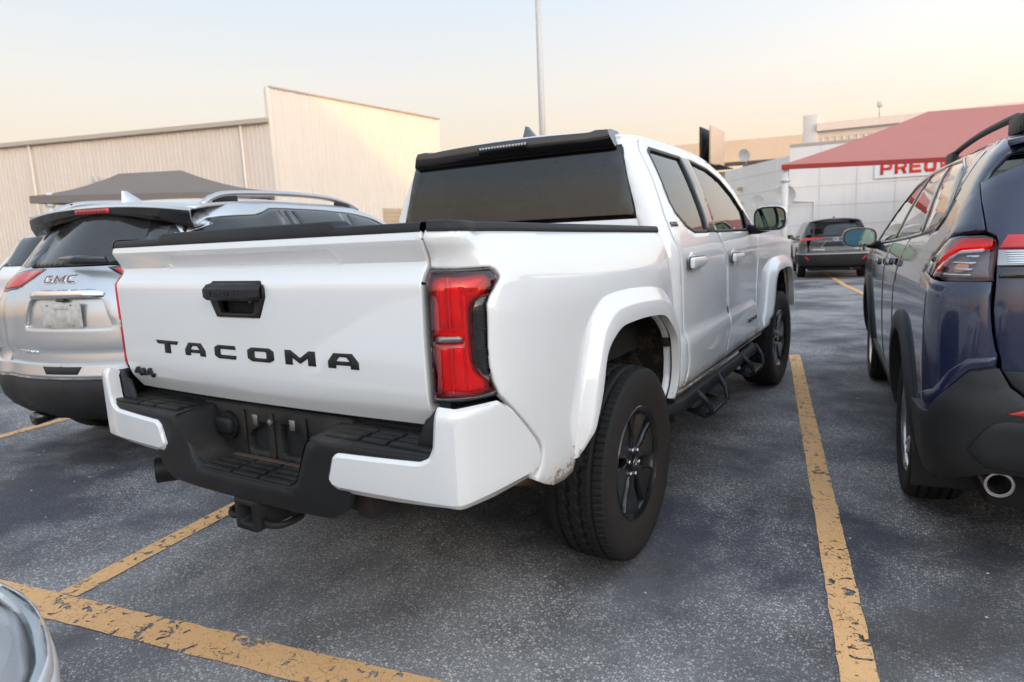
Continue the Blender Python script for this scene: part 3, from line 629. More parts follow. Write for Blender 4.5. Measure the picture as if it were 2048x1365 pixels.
    for x, w in ((-.134,.35), (-.112,.9), (-.086,1), (-.084,.97), (-.082,1), (.060,1), (.062,.97), (.064,1), (.112,.9), (.134,.35)):
        y0 = TG(x, 1.2)[1]; zc = 1.207; d = .045*w if w < 1 else .045; hh = .027*(.8 if w < .5 else 1)
        rows.append([(x, y0-.004, zc+hh), (x, y0-d*.62, zc+hh*.85), (x, y0-d, zc+hh*.30), (x, y0-d, zc-hh*.62), (x, y0-d*.7, zc-hh), (x, y0-.004, zc-hh)])
    loft('grip', rows, M['blk'], H, angle=25, flip=False)
    hf = lambda u, v: np.stack([np.asarray(u), TG(u, 1.2)[..., 1]-.0452, np.asarray(v)], -1)
    letters('TOYOTA', cells(-.074, .052, 6, .22), 1.194, 1.212, hf, M['clad'], H, off=.0012, rim=.001, bev=.0003, name='grip_letter')
    lathe('camera_lens', [(0, .001), (0, .006), (.012, .007)], M['gloss'], H, 12, M=Matrix.Translation((.094, -1.158, 1.178)) @ Matrix.Rotation(math.pi/2, 4, 'Z'))
    letters('TACOMA', [(-.492,-.351),(-.312,-.195),(-.142,-.030),(.028,.152),(.203,.332),(.383,.501)], .984, 1.029, TG, M['blk'], G, off=.0035, rim=.006, bev=.002)
    # pressed outline around each letter
    letters('4X4', [(-.690,-.628),(-.628,-.605),(-.606,-.545)],   .884, .918, TG, M['blk'], G, off=.007, rim=.008, bev=.0015, name='badge_letter')
    # ----- bed rail caps -----
    ts = np.linspace(-1.163, .478, 60); rows = [[] for _ in range(8)]
    for t in ts:
        z = np.interp(t, [-1.17,-1.09,-.82,-.53,0,.484], [1.366,1.364,1.359,1.352,1.342,1.332]); b = BED(t, z); _, _, nx, ny = BPLAN(t); n = np.array([nx, ny, 0]); k = 1+.25*smooth(t, -1.16, -1.0)*(1-smooth(t, -.95, -.8))
        for r, (o, h) in enumerate([(-.012, -.006), (.005, -.004), (.006, .003), (.002, .019), (-.006, .0245), (-.03, .026), (-.085, .026), (-.09, -.03)]): rows[r].append(b+n*o+np.array([0, 0, h]))
    loft('bed_rail_cap', rows, B, T, angle=50, flip=False, sym=True)
    for t in (-.985, -.87): pass
    # bed box
    for nm, lo, hi in (('bed_floor', (-.74,-1.02,.80), (.74,.47,.83)), ('bed_front_wall', (-.76,.455,.80), (.76,.475,1.33))): box(nm, lo, hi, M['dark'], T)
    box('bed_inner_wall', (.735,-1.02,.80), (.755,.47,1.345), M['dark'], T, sym=True)
    # ----- cab: doors, quarter, pillars -----
    rearedge = [(.655,.566),(.700,.655),(.702,.70),(.676,.835),(.670,.87),(.649,1.13),(.637,1.223),(.608,1.297),(.597,1.404),(.628,1.59),(.642,1.713),(.668,1.765),(.72,1.790)]
    split = [(1.45,.552),(1.545,.72),(1.580,.89),(1.565,1.09),(1.47,1.24),(1.405,1.32),(1.375,1.5),(1.36,1.70),(1.355,1.793)]
    frontedge = [(2.25,.548),(2.37,.60),(2.455,.70),(2.432,.80),(2.440,.95),(2.465,1.08),(2.475,1.20),(2.475,1.275),(2.44,1.385),(2.37,1.515),(2.26,1.615),(2.10,1.695),(1.80,1.765),(1.60,1.785)]
    rw = [(.728,1.722),(.775,1.745),(1.265,1.736),(1.20,1.316),(.95,1.318),(.825,1.350),(.72,1.416),(.690,1.47)]
    fw = [(1.425,1.735),(1.55,1.728),(1.80,1.707),(2.02,1.652),(2.20,1.555),(2.32,1.43),(2.38,1.31),(1.365,1.314)]
    g = .004
    rd = [(p[0]+g, p[1]) for p in rearedge]+[(1.0,1.797)]+[(p[0]-g, p[1]) for p in split[::-1]]
    fd = [(p[0]+g, p[1]) for p in split]+[(p[0]-g, p[1]) for p in frontedge[::-1]]
    D = panel('rear_door', rd, CAB, W, T, holes=[rw], res=.025, rim=.02, bev=.003, sym=True)
    D2 = panel('front_door', fd, CAB, W, T, holes=[fw], res=.025, rim=.02, bev=.003, sym=True)
    for dd, wp, nm in ((D, rw, 'r'), (D2, fw, 'f')):
        a = np.array(shr(wp, .014)); b = np.array(shr(wp, -.004))
        for i, door in enumerate(dd):
            for part, o in (('window_trim', panel('window_trim', b, CAB, M['rubberseal'], door, holes=[a], res=.03, off=.002, rim=.012, bev=.002)), ('window', panel('window', np.array(shr(wp, .008)), CAB, M['sglass'], door, res=.04, off=-.010, rim=0, bev=0))):
                if i: m_ = mirror_obj(o, door); bpy.data.objects.remove(o)
    bp = [(1.262,1.737),(1.43,1.738),(1.37,1.312),(1.195,1.314)]
    panel('pillar_trim', bp, CAB, M['gloss'], T, res=.04, off=.003, rim=.01, bev=.003, sym=True)
    panel('mirror_sail', [(2.30,1.45),(2.39,1.31),(2.20,1.312),(2.22,1.36)], CAB, M['blk'], T, res=.04, off=.006, rim=.01, bev=.003, sym=True)
    quart = [(p[0]-g, p[1]) for p in rearedge]+[(.665,1.800),(.600,1.800),(.556,1.797),(.545,1.745),(.505,1.60),(.482,1.5),(.457,1.39),(.452,1.30),(.45,1.0),(.45,.60)]
    panel('cab_quarter', quart, CAB, W, T, res=.022, rim=.02, bev=.003, sym=True)
    panel('fender', [(p[0]+g, p[1]) for p in frontedge[:8]]+[(2.60,1.275),(3.0,1.262),(3.6,1.235),(4.05,1.19),(4.28,1.12),(4.28,.72),(4.1,.66),(3.90,.62),(3.82,.78),(3.72,.92),(3.58,.985),(3.15,.995),(2.98,.94),(2.90,.84),(2.80,.64),(2.72,.545)], CAB, W, T, res=.03, rim=.02, bev=.003, sym=True)
    FO = [(2.66,.575),(2.74,.70),(2.79,.85),(2.84,.99),(2.92,1.055),(3.05,1.085),(3.35,1.09),(3.60,1.08),(3.75,1.03),(3.84,.92),(3.90,.76),(3.97,.62)]
    FLp = [(2.76,.575),(2.82,.68),(2.87,.80),(2.90,.89),(2.96,.955),(3.06,.985),(3.35,.993),(3.58,.98),(3.68,.93),(3.75,.84),(3.80,.72),(3.86,.62)]
    flare(CAB, FO, FLp, [(0, -.004), (0, .006), (.06, .018), (.12, .024), (.45, .050), (.52, .054), (1., .056)])
    panel('sill', [(.50,.555),(2.72,.535),(2.72,.49),(.50,.50)], CAB, W, T, res=.05, off=.004, rim=.03, bev=.003, sym=True)
    # roof, windscreen, bonnet
    ZE = Tab([(.58,1.792),(.70,1.800),(1.0,1.805),(1.4,1.800),(1.78,1.775),(2.10,1.705),(2.26,1.625),(2.37,1.525),(2.44,1.395),(2.48,1.27)])
    def top(xi, y):
        xi = np.asarray(xi, float); y = np.asarray(y, float); z = ZE(y); w = CAB(y, z)[..., 0] if np.ndim(y) else CAB(y, z)[0]
        return np.stack([xi*w, y, z+.050*(1-abs(xi)**2.6)], -1)
    panel('roof', [(-1,.60),(1,.60),(1,1.93),(-1,1.93)], top, W, T, res=.07, rim=.02, bev=.003)
    panel('windscreen', [(-.93,1.95),(.93,1.95),(.90,2.47),(-.90,2.47)], top, M['sglass'], T, res=.07, off=-.004, rim=0, bev=0)
    panel('windscreen_frame', [(-1,1.935),(1,1.935),(1,2.479),(-1,2.479)], top, W, T, holes=[[(-.92,1.96),(.92,1.96),(.90,2.45),(-.90,2.45)]], res=.07, rim=.01, bev=.002)
    HZ = Tab([(2.40,1.262),(3.0,1.254),(3.6,1.228),(4.05,1.185),(4.30,1.12)])
    def hood(xi, y):
        xi = np.asarray(xi, float); y = np.asarray(y, float); z = HZ(y); w = CAB(y, z-.01)[..., 0]; return np.stack([xi*w*.985, y, z+.04*(1-abs(xi)**2)+.02*smooth(abs(xi), .75, .35)], -1)
    panel('bonnet', [(-1,2.47),(1,2.47),(1,4.27),(-1,4.27)], hood, W, T, res=.07, rim=.01, bev=.004)
    box('grille', (-.66,4.16,.70), (.66,4.24,1.10), M['blk'], T, bev=.03); box('front_bumper', (-.80,4.14,.42), (.80,4.28,.70), M['blk'], T, bev=.05)
    # back of the cab
    wallp = [(-.72,.84),(.72,.84),(.72,1.397),(-.72,1.397)]
    panel('cab_back', wallp, RWIN, W, T, res=.06, off=.002, rim=.01, bev=.002)
    rwp = [(-.704,1.399),(.704,1.399),(.622,1.742),(-.622,1.742)]
    panel('rear_window', rwp, RWIN, M['rglass'], T, res=.05, off=.004, rim=.006, bev=.002)
    panel('window_seal', [(-.713,1.394),(.713,1.394),(.630,1.742),(-.630,1.742)], RWIN, M['rubberseal'], T, holes=[shr(rwp, .010)], res=.05, off=-.014, rim=.01, bev=0)
    panel('rear_window_edge', [(-.709,1.395),(.709,1.395),(.627,1.75),(-.627,1.75)], RWIN, M['rubberseal'], T, holes=[shr(rwp, .004)], res=.05, off=0, rim=.01, bev=.002)
    rows = []
    for x in np.linspace(-.606, .606, 40):
        r = CABR(1.74)-.03*(1-(x/.72)**2); e = float(smooth(abs(x), .50, .545)); k = 1-.12*e; crown = .016*(1-(x/.62)**2)
        rows.append([(x, r+.004, 1.736), (x, r-.018, 1.739), (x, r-.030, 1.752), (x, r-.040+.0*e, 1.795+crown), (x, r-.034, 1.808+crown+.010*e), (x, r+.01, 1.815+crown+.010*e), (x, r+.10, 1.822+crown*1.3), (x, r+.10, 1.76), (x, r+.02, 1.736)])
    rows = [[(p[0]*(1-.055*max(0, min(1, (p[2]-1.74)/.08))), p[1], p[2]) for p in r_] for r_ in rows]
    S = loft('rear_spoiler', rows, M['gloss'], T, cu=True, caps=True, angle=45, flip=True)
    sf = lambda u, v: np.stack([np.asarray(u), (CABR(1.74)-.0305-.03*(1-(np.asarray(u)/.72)**2))-.010*(np.asarray(v)-1.752)/.043, np.asarray(v)], -1)
    BL = panel('brake_light', rnd([(-.15,1.765),(.15,1.765),(.15,1.808),(-.15,1.808)], .01, 3), sf, M['gloss'], S, res=.05, off=.003, rim=.006, bev=.002)
    for k in range(16):
        x = -.135+k*.0180; panel('diode', [(x,1.793),(x+.012,1.793),(x+.012,1.803),(x,1.803)], sf, M['refl'], BL, res=.05, off=.0045, rim=.003, bev=.0006)
    # shark fin
    rows = []
    for f, hw in ((0, .030), (.35, .024), (.7, .013), (1., .004)):
        z = 1.852+.075*f; y0 = .735+.028*f; y1 = .735+.205-.130*f
        rows.append([(hw*math.sin(a)*1., .5*(y0+y1)-.5*(y1-y0)*math.cos(a), z) for a in np.linspace(0, 2*math.pi, 20, endpoint=False)])
    loft('antenna_fin', rows, M['gloss'], T, cu=True, caps=True, angle=50)
    # door handles, fuel door, badges
    for y0, y1, z in ((.72,.975,1.172), (1.60,1.86,1.155)):
        hnd = panel('door_handle', rnd([(y0,z-.026),(y1-.03,z-.018),(y1,z),(y1-.03,z+.022),(y0,z+.026)], .012, 3), CAB, W, T, res=.03, off=.040, rim=.020, bev=.006)
        panel('handle_gap', rnd([(y0-.008,z-.030),(y1+.004,z-.024),(y1+.006,z+.026),(y0-.008,z+.031)], .012, 3), CAB, M['rubberseal'], hnd, res=.03, off=.020, rim=.004, bev=.001)
        mirror_obj(hnd)
        cup = panel('handle_cup', ell((y0+y1)/2-.02, z, .075, .052), CAB, M['white'], T, res=.03, off=.0015, rim=.004, bev=.0015, sym=True)
    letters('SR5', cells(.612,.690,3,.1), 1.352, 1.374, CAB, M['gloss'], T, off=.004, rim=.004, bev=.0008, name='badge_letter')
    letters('TACOMA', cells(2.05,2.33,6,.25), .700, .728, CAB, M['gloss'], T, off=.005, rim=.005, bev=.001, name='badge_letter')
    # mirrors
    for s in (1, -1):
        mh = mesh_mirror(T, s)
    # side steps
    for s in (1, -1):
        ST = tube('side_step', [(s*.78,.40,.512), (s*.885,.42,.512), (s*.920,.48,.512), (s*.920,2.20,.505), (s*.89,2.26,.505), (s*.78,2.28,.505)], .030, M['blk'], T, sect=[(1,.3),(.6,1),(-.6,1),(-1,.3),(-1,-.5),(-.5,-1),(.5,-1),(1,-.5)], angle=40)
        for y in (.78, 1.80):
            for dy in (0, .36): tube('step_arm', [(s*.93,y+dy-.03*(1 if dy else -1)*-1,.535), (s*.985,y+dy,.47), (s*1.0,y+dy*.9+.018,.415), (s*.97,y+dy*.9+.018,.395), (s*.86,y+dy*.9+.018,.43)], .014, M['blk'], ST, 8)
            box('step_tread', (min(s*.895,s*1.005),y+.03,.398), (max(s*.895,s*1.005),y+.32,.418), M['blk'], ST, bev=.006)
            for k in range(4): box('tread_bar', (min(s*(.905+k*.025),s*(.918+k*.025)),y+.045,.418), (max(s*(.905+k*.025),s*(.918+k*.025)),y+.305,.424), M['blk'], ST, bev=.002)
    build_bumper(T)
    # underside
    box('frame_rail', (.42,-1.0,.52), (.52,4.1,.64), M['iron'], T, sym=True)
    tube('rear_axle', [(-.72,0,.40),(-.2,0,.40),(-.12,0,.40),(.12,0,.40),(.2,0,.40),(.72,0,.40)], [.045,.05,.13,.13,.05,.045], M['iron'], T, 16)
    sp = lathe('spare_wheel', [(-.10,.24),(-.115,.30),(-.10,.37),(-.03,.385),(.03,.385),(.10,.37),(.115,.30),(.10,.24)], M['tyre2'], T, 48, M=Matrix.Translation((.12,-.55,.555)) @ Matrix.Rotation(math.pi/2, 4, 'Y'))
    tube('shock', [(.42,-.12,.40),(.40,.15,.9)], .035, M['iron'], T, 10, sym=True)
    tube('leaf_spring', [(.56,-.62,.50),(.57,-.3,.38),(.57,0,.345),(.57,.35,.38),(.56,.62,.50)], .03, M['rust'], T, 8, sym=True)
    box('cross_member', (-.5,-.95,.50), (.5,-.88,.58), M['iron'], T); box('fuel_tank', (-.42,.3,.42), (.1,1.4,.62), M['dark'], T, bev=.04)
    tube('exhaust_pipe', [(-.45,.6,.50),(-.55,-.5,.50),(-.60,-.9,.49),(-.70,-1.02,.475)], .032, M['iron'], T, 12)
    ex = lathe('exhaust_tip', [(.0,.046),(-.0,.053),(.16,.053),(.17,.040),(.02,.046)], M['blk'], T, 24, M=Matrix.Translation((-.735,-1.055,.475)) @ Matrix.Rotation(math.radians(52), 4, 'Z'))
    box('cab_floor', (-.80,.60,.50), (.80,2.7,.56), M['dark'], T); box('engine_block', (-.55,2.75,.50), (.55,4.05,1.05), M['dark'], T)
    # seats behind the glass
    for x in (-.38, .38):
        for y in (1.62, .86):
            st = box('seat', (x-.25,y,.62), (x+.25,y+.5,.86), M['seat'], T, bev=.06, seg=3)
            box('seat_back', (x-.24,y-.10,.80), (x+.24,y+.04,1.36), M['seat'], st, bev=.05, seg=3); box('headrest', (x-.13,y-.12,1.38), (x+.13,y-.01,1.55), M['seat'], st, bev=.045, seg=3)
    box('dashboard', (-.78,2.2,.9), (.78,2.6,1.22), M['seat'], T, bev=.06); 
    sw = lathe('steering_wheel', [(-.015,.18),(0,.195),(.015,.18),(0,.165)], M['seat'], T, 28, M=Matrix.Translation((-.38,2.12,1.12)) @ Matrix.Rotation(math.radians(70), 4, 'Z'))
    # wheels
    for y, s, st in ((0,1,0),(0,-1,0),(3.35,1,-.06),(3.35,-1,-.06)): wheel(T, (s*.795,y,.4005), .4005, .262, .228, s > 0, 'black_six', True, st)
    return T
def mesh_mirror(T, s):
    """door mirror with housing, glass and arm"""
    cx, cy, cz, a, b = s*1.020, 2.16, 1.382, .100, .078
    rows = []
    for f, k in ((0, 1.0), (.15, 1.05), (.5, 1.0), (.8, .78), (.95, .45), (1., .15)):
        rows.append([(cx+s*(p[0]-cx)*k if False else cx+(p[0])*k, cy+.13*f, cz+p[1]*k) for p in ell(0, 0, a, b, 32, 3.2)])
    o = loft('door_mirror', rows, M['white'], T, cu=True, caps=True, angle=50, flip=True)
    pf = lambda u, v: np.stack([np.asarray(u), np.full(np.shape(u), cy-.002), np.asarray(v)], -1)
    P = [(cx+p[0], cz+p[1]) for p in ell(0, 0, a, b, 32, 3.2)]; Q = [(cx+p[0]*.90, cz+p[1]*.86) for p in ell(0, 0, a, b, 32, 3.2)]
    panel('mirror_bezel', P, pf, M['blk'], o, holes=[Q], res=.05, off=.006, rim=.02, bev=.003); panel('mirror_glass', Q, pf, M['greymir'], o, res=.05, off=.002, rim=0, bev=0)
    tube('mirror_arm', [(s*.865,2.26,1.315),(s*.93,2.25,1.312),(s*1.0,2.22,1.325)], [.036,.03,.03], M['blk'], o, 10)
    return o
def build_bumper(T):
    W = M['white']; K = M['blk']
    def BX(x, z):
        x = np.asarray(x, float); z = np.asarray(z, float); y = np.interp(abs(x), BUMPLAN.P[:150, 0], BUMPLAN.P[:150, 1]); return np.stack([x, y-BUMZ(np.clip(z, .66, .9)), z], -1)
    cap = [(-1.213,.912),(-1.140,.907),(-.985,.898),(-.928,.858),(-.863,.792),(-.808,.730),(-.794,.692),(-.806,.645),(-.83,.615),(-1.0,.612),(-1.12,.622),(-1.19,.632),(-1.35,.622),(-1.53,.620),(-1.575,.632),(-1.602,.668),(-1.578,.735),(-1.558,.750),(-1.27,.758),(-1.240,.772),(-1.226,.80)]
    BP = panel('bumper', rnd([(-.78,.775),(-.345,.778),(-.318,.765),(-.262,.635),(-.225,.607),(.225,.607),(.262,.635),(.318,.765),(.345,.778),(.78,.775),(.78,.74),(.50,.735),(.48,.63),(.455,.57),(.40,.538),(.25,.532),(-.25,.532),(-.40,.538),(-.455,.57),(-.48,.63),(-.50,.735),(-.78,.74)], .012, 3), BX, K, T, res=.03, off=-.008, rim=.03, bev=.006)
    for o_ in panel('corner_filler', [(-1.30,.80),(-1.24,.925),(-.98,.925),(-.90,.84),(-.90,.70),(-1.30,.70)], BUM, M['blk'], BP, res=.04, off=-.045, rim=.02, bev=0, sym=True): pass
    BP['label'] = 'black step bumper with white corner caps'
    c = panel('corner_cap', rnd(cap, .007, 2), BUM, W, BP, res=.018, rim=.045, bev=.010, off=.004, creases=[[(-1.56, .652), (-.84, .652)], [(-1.20, .886), (-1.0, .886)]], angle=26); mirror_obj(c)
    yb = -1.045; yf = lambda x: float(np.interp(abs(x), BUMPLAN.P[:150, 0], BUMPLAN.P[:150, 1]))
    # U-shaped well: side walls and floor swept from the fascia to the back wall
    U = catmull([(-.345,.778),(-.318,.765),(-.29,.70),(-.262,.635),(-.225,.607),(-.1,.606),(.1,.606),(.225,.607),(.262,.635),(.29,.70),(.318,.765),(.345,.778)], 5)
    rows = [np.array([(p[0]*(1-.04*f), yf(p[0])+.008+(yb-yf(p[0])-.008)*f, p[1]+.012*f) for p in U]) for f in (0, .04, .5, 1.)]
    loft('step_well', rows, M['blkdirty'], BP, angle=40, flip=True)
    for s in (1, -1):   # outer steps
        xs = np.linspace(.335, .80, 14); rw = []
        for x in xs: y = yf(x)+.010; rw.append([(s*x, y-.002, .762), (s*x, y, .776), (s*x, y+.006, .781), (s*x, yb+.005, .789), (s*x, yb+.02, .789)])
        loft('step_top', rw, M['blkdirty'], BP, angle=40, flip=(s < 0))
        for i, (x0, x1) in enumerate(((.37,.50),(.515,.605),(.62,.77))):
            for k in range(3):
                y0 = -1.155+k*.035; box('step_pad', (min(s*x0,s*x1), y0, .780), (max(s*x0,s*x1), y0+.026, .7925+.0*k), M['blkdirty'], BP, bev=.003)
    for i, (x0, x1) in enumerate(((-.22,-.075),(-.06,.06),(.075,.22))):
        for k in range(4):
            y0 = -1.178+k*.031; box('step_pad', (x0, y0, .604), (x1, y0+.022, .617+.002*k), M['blkdirty'], BP, bev=.003)
    # back wall with plate recess openings
    pw = lambda u, v: np.stack([np.asarray(u), np.full(np.shape(u), yb), np.asarray(v)], -1)
    h1 = [(-.135,.640),(-.035,.640),(-.035,.745),(-.085,.745),(-.085,.725),(-.115,.715),(-.135,.69)]; h2 = [(.035,.640),(.140,.640),(.140,.695),(.125,.725),(.09,.730),(.09,.750),(.035,.750)]
    panel('plate_panel', [(-.34,.60),(.34,.60),(.37,.80),(-.37,.80)], pw, M['blkdirty'], BP, holes=[rnd(h1, .006, 2), rnd(h2, .006, 2)], res=.08, rim=.03, bev=.003)
    for x in (-.16, -.012, .150): box('plate_rib', (x, yb-.008, .625), (x+.018, yb, .785), M['blkdirty'], BP, bev=.004)
    lathe('plate_bolt', [(-.0, .012), (-.008, .011), (-.01, .0)], M['steel'], BP, 12, M=Matrix.Translation((-.003, yb-.006, .755)) @ Matrix.Rotation(math.pi/2, 4, 'Z'))
    for x in (-.105, .085): box('plate_clip', (x, yb-.006, .735), (x+.028, yb+.004, .772), M['steel'], BP, bev=.002)
    so = box('tow_socket', (-.285, yb-.035, .690), (-.195, yb+.0, .752), K, BP, bev=.016, seg=3); box('socket_hinge', (-.305, yb-.03, .705), (-.28, yb, .738), K, so, bev=.006); lathe('socket_collar', [(.0, .052), (-.014, .050), (-.016, .0)], K, so, 24, M=Matrix.Translation((-.235, yb-.002, .72)) @ Matrix.Rotation(math.pi/2, 4, 'Z'))
    box('rust_streak', (-.20, yb-.030, .6225), (.235, yb-.008, .6255), M['rust'], BP, bev=.001)
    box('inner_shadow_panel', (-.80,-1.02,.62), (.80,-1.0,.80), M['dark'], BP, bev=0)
    # hitch receiver
    HR = box('hitch_receiver', (-.055,-1.185,.425), (.055,-1.16,.535), M['iron'], BP, bev=.006)
    for lo, hi in (((-.05,-1.17,.515),(.05,-.9,.525)), ((-.05,-1.17,.43),(.05,-.9,.44)), ((-.05,-1.17,.43),(-.04,-.9,.525)), ((.04,-1.17,.43),(.05,-.9,.525))): pass
    bpy.data.objects.remove(HR)
    o = [(-.055,.425),(.055,.425),(.055,.535),(-.055,.535)]; i_ = [(-.031,.449),(.031,.449),(.031,.511),(-.031,.511)]
    HR = panel('hitch_receiver', rnd(o, .012, 3), lambda u, v: np.stack([np.asarray(u), np.full(np.shape(u), -1.19), np.asarray(v)], -1), M['iron'], BP, holes=[rnd(i_, .006, 2)], res=.2, rim=.16, bev=.004, hrim=.16)
    tube('hitch_tube', [(0,-1.04,.48),(0,-.85,.48)], .06, M['iron'], HR, sect=[(1,1),(-1,1),(-1,-1),(1,-1)], angle=30)
    for s in (1, -1):
        lp = [(s*.055,-1.16,.455),(s*.10,-1.165,.452),(s*.135,-1.14,.455),(s*.135,-1.08,.458),(s*.10,-1.055,.458),(s*.055,-1.06,.455)]
        tube('chain_loop', catmull(lp, 5), .012, M['iron'], HR, 8)
    box('hitch_beam', (-.42,-1.04,.50), (.42,-.96,.56), M['iron'], BP); 
    for s in (1, -1): box('bumper_bracket', (min(s*.44,s*.50),-1.12,.53), (max(s*.44,s*.50),-.9,.66), M['iron'], BP)
# ---------- body shells of the other cars: origin under the rear axle, Y forward ----------
class Shell:
    def __init__(s, w, r, f, ze, R=.2, Rf=.3, bow=.05, crown=.05):
        s.w, s.r, s.f, s.ze, s.R, s.Rf, s.bow, s.crown = Tab(w), Tab(r), Tab(f), Tab(ze), R, Rf, bow, crown
    def side(s, t, z, off=None):
        t, z = np.broadcast_arrays(np.asarray(t, float), np.asarray(z, float)); R = s.R; w = s.w(z); r = s.r(z); ys = r+R
        a = np.clip((ys-t)/R, 0, math.pi/2); rest = np.clip(ys-math.pi*R/2-t, 0, None); x = w-R+R*np.cos(a)-rest
        y = np.where(t > ys, t, ys-R*np.sin(a)); y = y-s.bow*(1-np.clip(abs(x)/(w-R), 0, 1)**2)*(rest > 0)
        yf = s.f(z)-s.Rf; b = np.clip((t-yf)/s.Rf, 0, math.pi/2); m = t > yf
        x = np.where(m, w-s.Rf*1.3*(1-np.cos(b))-np.clip(t-yf-s.Rf*math.pi/2, 0, None), x); y = np.where(m, yf+s.Rf*np.sin(b), y)
        return np.stack([x, y, z], -1)
    def sidel(s, t, z): p = s.side(t, z); return p*np.array([-1., 1, 1])
    def rear(s, x, z):
        x, z = np.broadcast_arrays(np.asarray(x, float), np.asarray(z, float)); w = s.w(z); c = w-s.R; ax = abs(x); q = np.clip(ax-c, 0, s.R*.999)
        y = s.r(z)+s.R-np.sqrt(s.R**2-q**2)-s.bow*(1-np.clip(ax/c, 0, 1)**2); return np.stack([x, y, z], -1)
    def top(s, xi, y):
        xi, y = np.broadcast_arrays(np.asarray(xi, float), np.asarray(y, float)); z = s.ze(y); w = s.side(np.clip(y, s.r(z)+s.R, None), z)[..., 0]
        return np.stack([xi*w, y, z+s.crown*(1-abs(xi)**2.4)], -1)
GMCS = Shell([(.22,.78),(.32,.86),(.45,.905),(.6,.918),(.8,.922),(.95,.918),(1.05,.905),(1.15,.875),(1.3,.815),(1.45,.755),(1.56,.708),(1.63,.668),(1.68,.625),(1.70,.59)],
 [(0.22,-0.665),(0.3,-0.755),(0.42,-0.84),(0.55,-0.875),(0.64,-0.877),(0.7,-0.86),(0.74,-0.84),(0.8,-0.85),(0.9,-0.845),(1.0,-0.84),(1.08,-0.825),(1.13,-0.8),(1.25,-0.725),(1.4,-0.625),(1.52,-0.545),(1.6,-0.485),(1.64,-0.445)],
 [(.2,3.45),(.5,3.65),(.8,3.65),(1.0,3.5),(1.1,3.2),(1.7,3.2)],
 [(-.56,1.610),(-.3,1.645),(0,1.668),(.6,1.688),(1.2,1.688),(1.6,1.66),(1.85,1.61),(2.1,1.53),(2.4,1.36),(2.7,1.14),(2.85,1.08),(3.1,1.03),(3.45,.93)], R=.40, bow=.10)
RAVS = Shell([(.25,.80),(.35,.87),(.5,.90),(.7,.915),(.9,.92),(1.05,.915),(1.12,.90),(1.25,.85),(1.4,.785),(1.55,.71),(1.62,.66),(1.66,.60)],
 [(.25,-.76),(.32,-.84),(.42,-.925),(.55,-.96),(.68,-.965),(.76,-.945),(.90,-.945),(1.05,-.94),(1.14,-.93),(1.2,-.90),(1.35,-.81),(1.5,-.72),(1.6,-.66),(1.66,-.62)],
 [(.2,3.4),(.5,3.58),(.8,3.6),(.95,3.52),(1.05,3.3),(1.7,3.2)],
 [(-.68,1.595),(-.4,1.635),(0,1.655),(.8,1.658),(1.3,1.64),(1.65,1.58),(2.0,1.44),(2.4,1.22),(2.62,1.10),(3.0,1.06),(3.4,.98),(3.55,.92)], R=.20, bow=.05)
HIGS = Shell([(.25,.82),(.35,.90),(.5,.945),(.7,.962),(.9,.965),(1.02,.955),(1.1,.93),(1.25,.87),(1.4,.80),(1.55,.735),(1.63,.69),(1.68,.62)],
 [(.25,-.86),(.34,-.95),(.45,-1.02),(.60,-1.06),(.72,-1.07),(.80,-1.04),(.95,-1.02),(1.08,-1.03),(1.14,-1.01),(1.25,-.93),(1.4,-.83),(1.55,-.74),(1.64,-.68),(1.70,-.64)],
 [(.2,3.6),(.5,3.8),(.8,3.82),(1.0,3.7),(1.1,3.4),(1.8,3.3)],
 [(-.70,1.62),(-.4,1.66),(0,1.675),(.8,1.68),(1.3,1.66),(1.7,1.58),(2.1,1.42),(2.5,1.20),(2.72,1.10),(3.2,1.06),(3.6,.97),(3.75,.92)], R=.26, bow=.07)
SEDS = Shell([(.2,.76),(.3,.84),(.45,.89),(.6,.905),(.75,.905),(.88,.89),(.98,.85),(1.1,.79),(1.25,.70),(1.35,.63),(1.42,.55)],
 [(.2,-.75),(.3,-.88),(.45,-.98),(.6,-1.0),(.8,-.99),(.92,-.94),(1.0,-.85),(1.1,-.55),(1.3,-.1),(1.42,.1)],
 [(.2,3.5),(.35,3.66),(.5,3.70),(.62,3.68),(.72,3.58),(.80,3.42),(.9,3.1),(1.5,3.0)],
 [(-.95,.92),(-.6,1.0),(-.3,1.13),(.05,1.30),(.4,1.385),(.8,1.40),(1.2,1.375),(1.6,1.27),(2.0,1.09),(2.25,.98),(2.7,.91),(3.1,.83),(3.4,.75),(3.55,.68)], R=.35, Rf=.5, bow=.08, crown=.05)
def arcp(c, r, a0, a1, n=14, sq=1.0): return [(c[0]+r*math.cos(a), c[1]+r*sq*math.sin(a)) for a in np.linspace(math.radians(a0), math.radians(a1), n)]
def ins(P, d):
    P = clean(P); P = P if area2(P) > 0 else P[::-1]; return inset_loop(dens(P, 9), d)
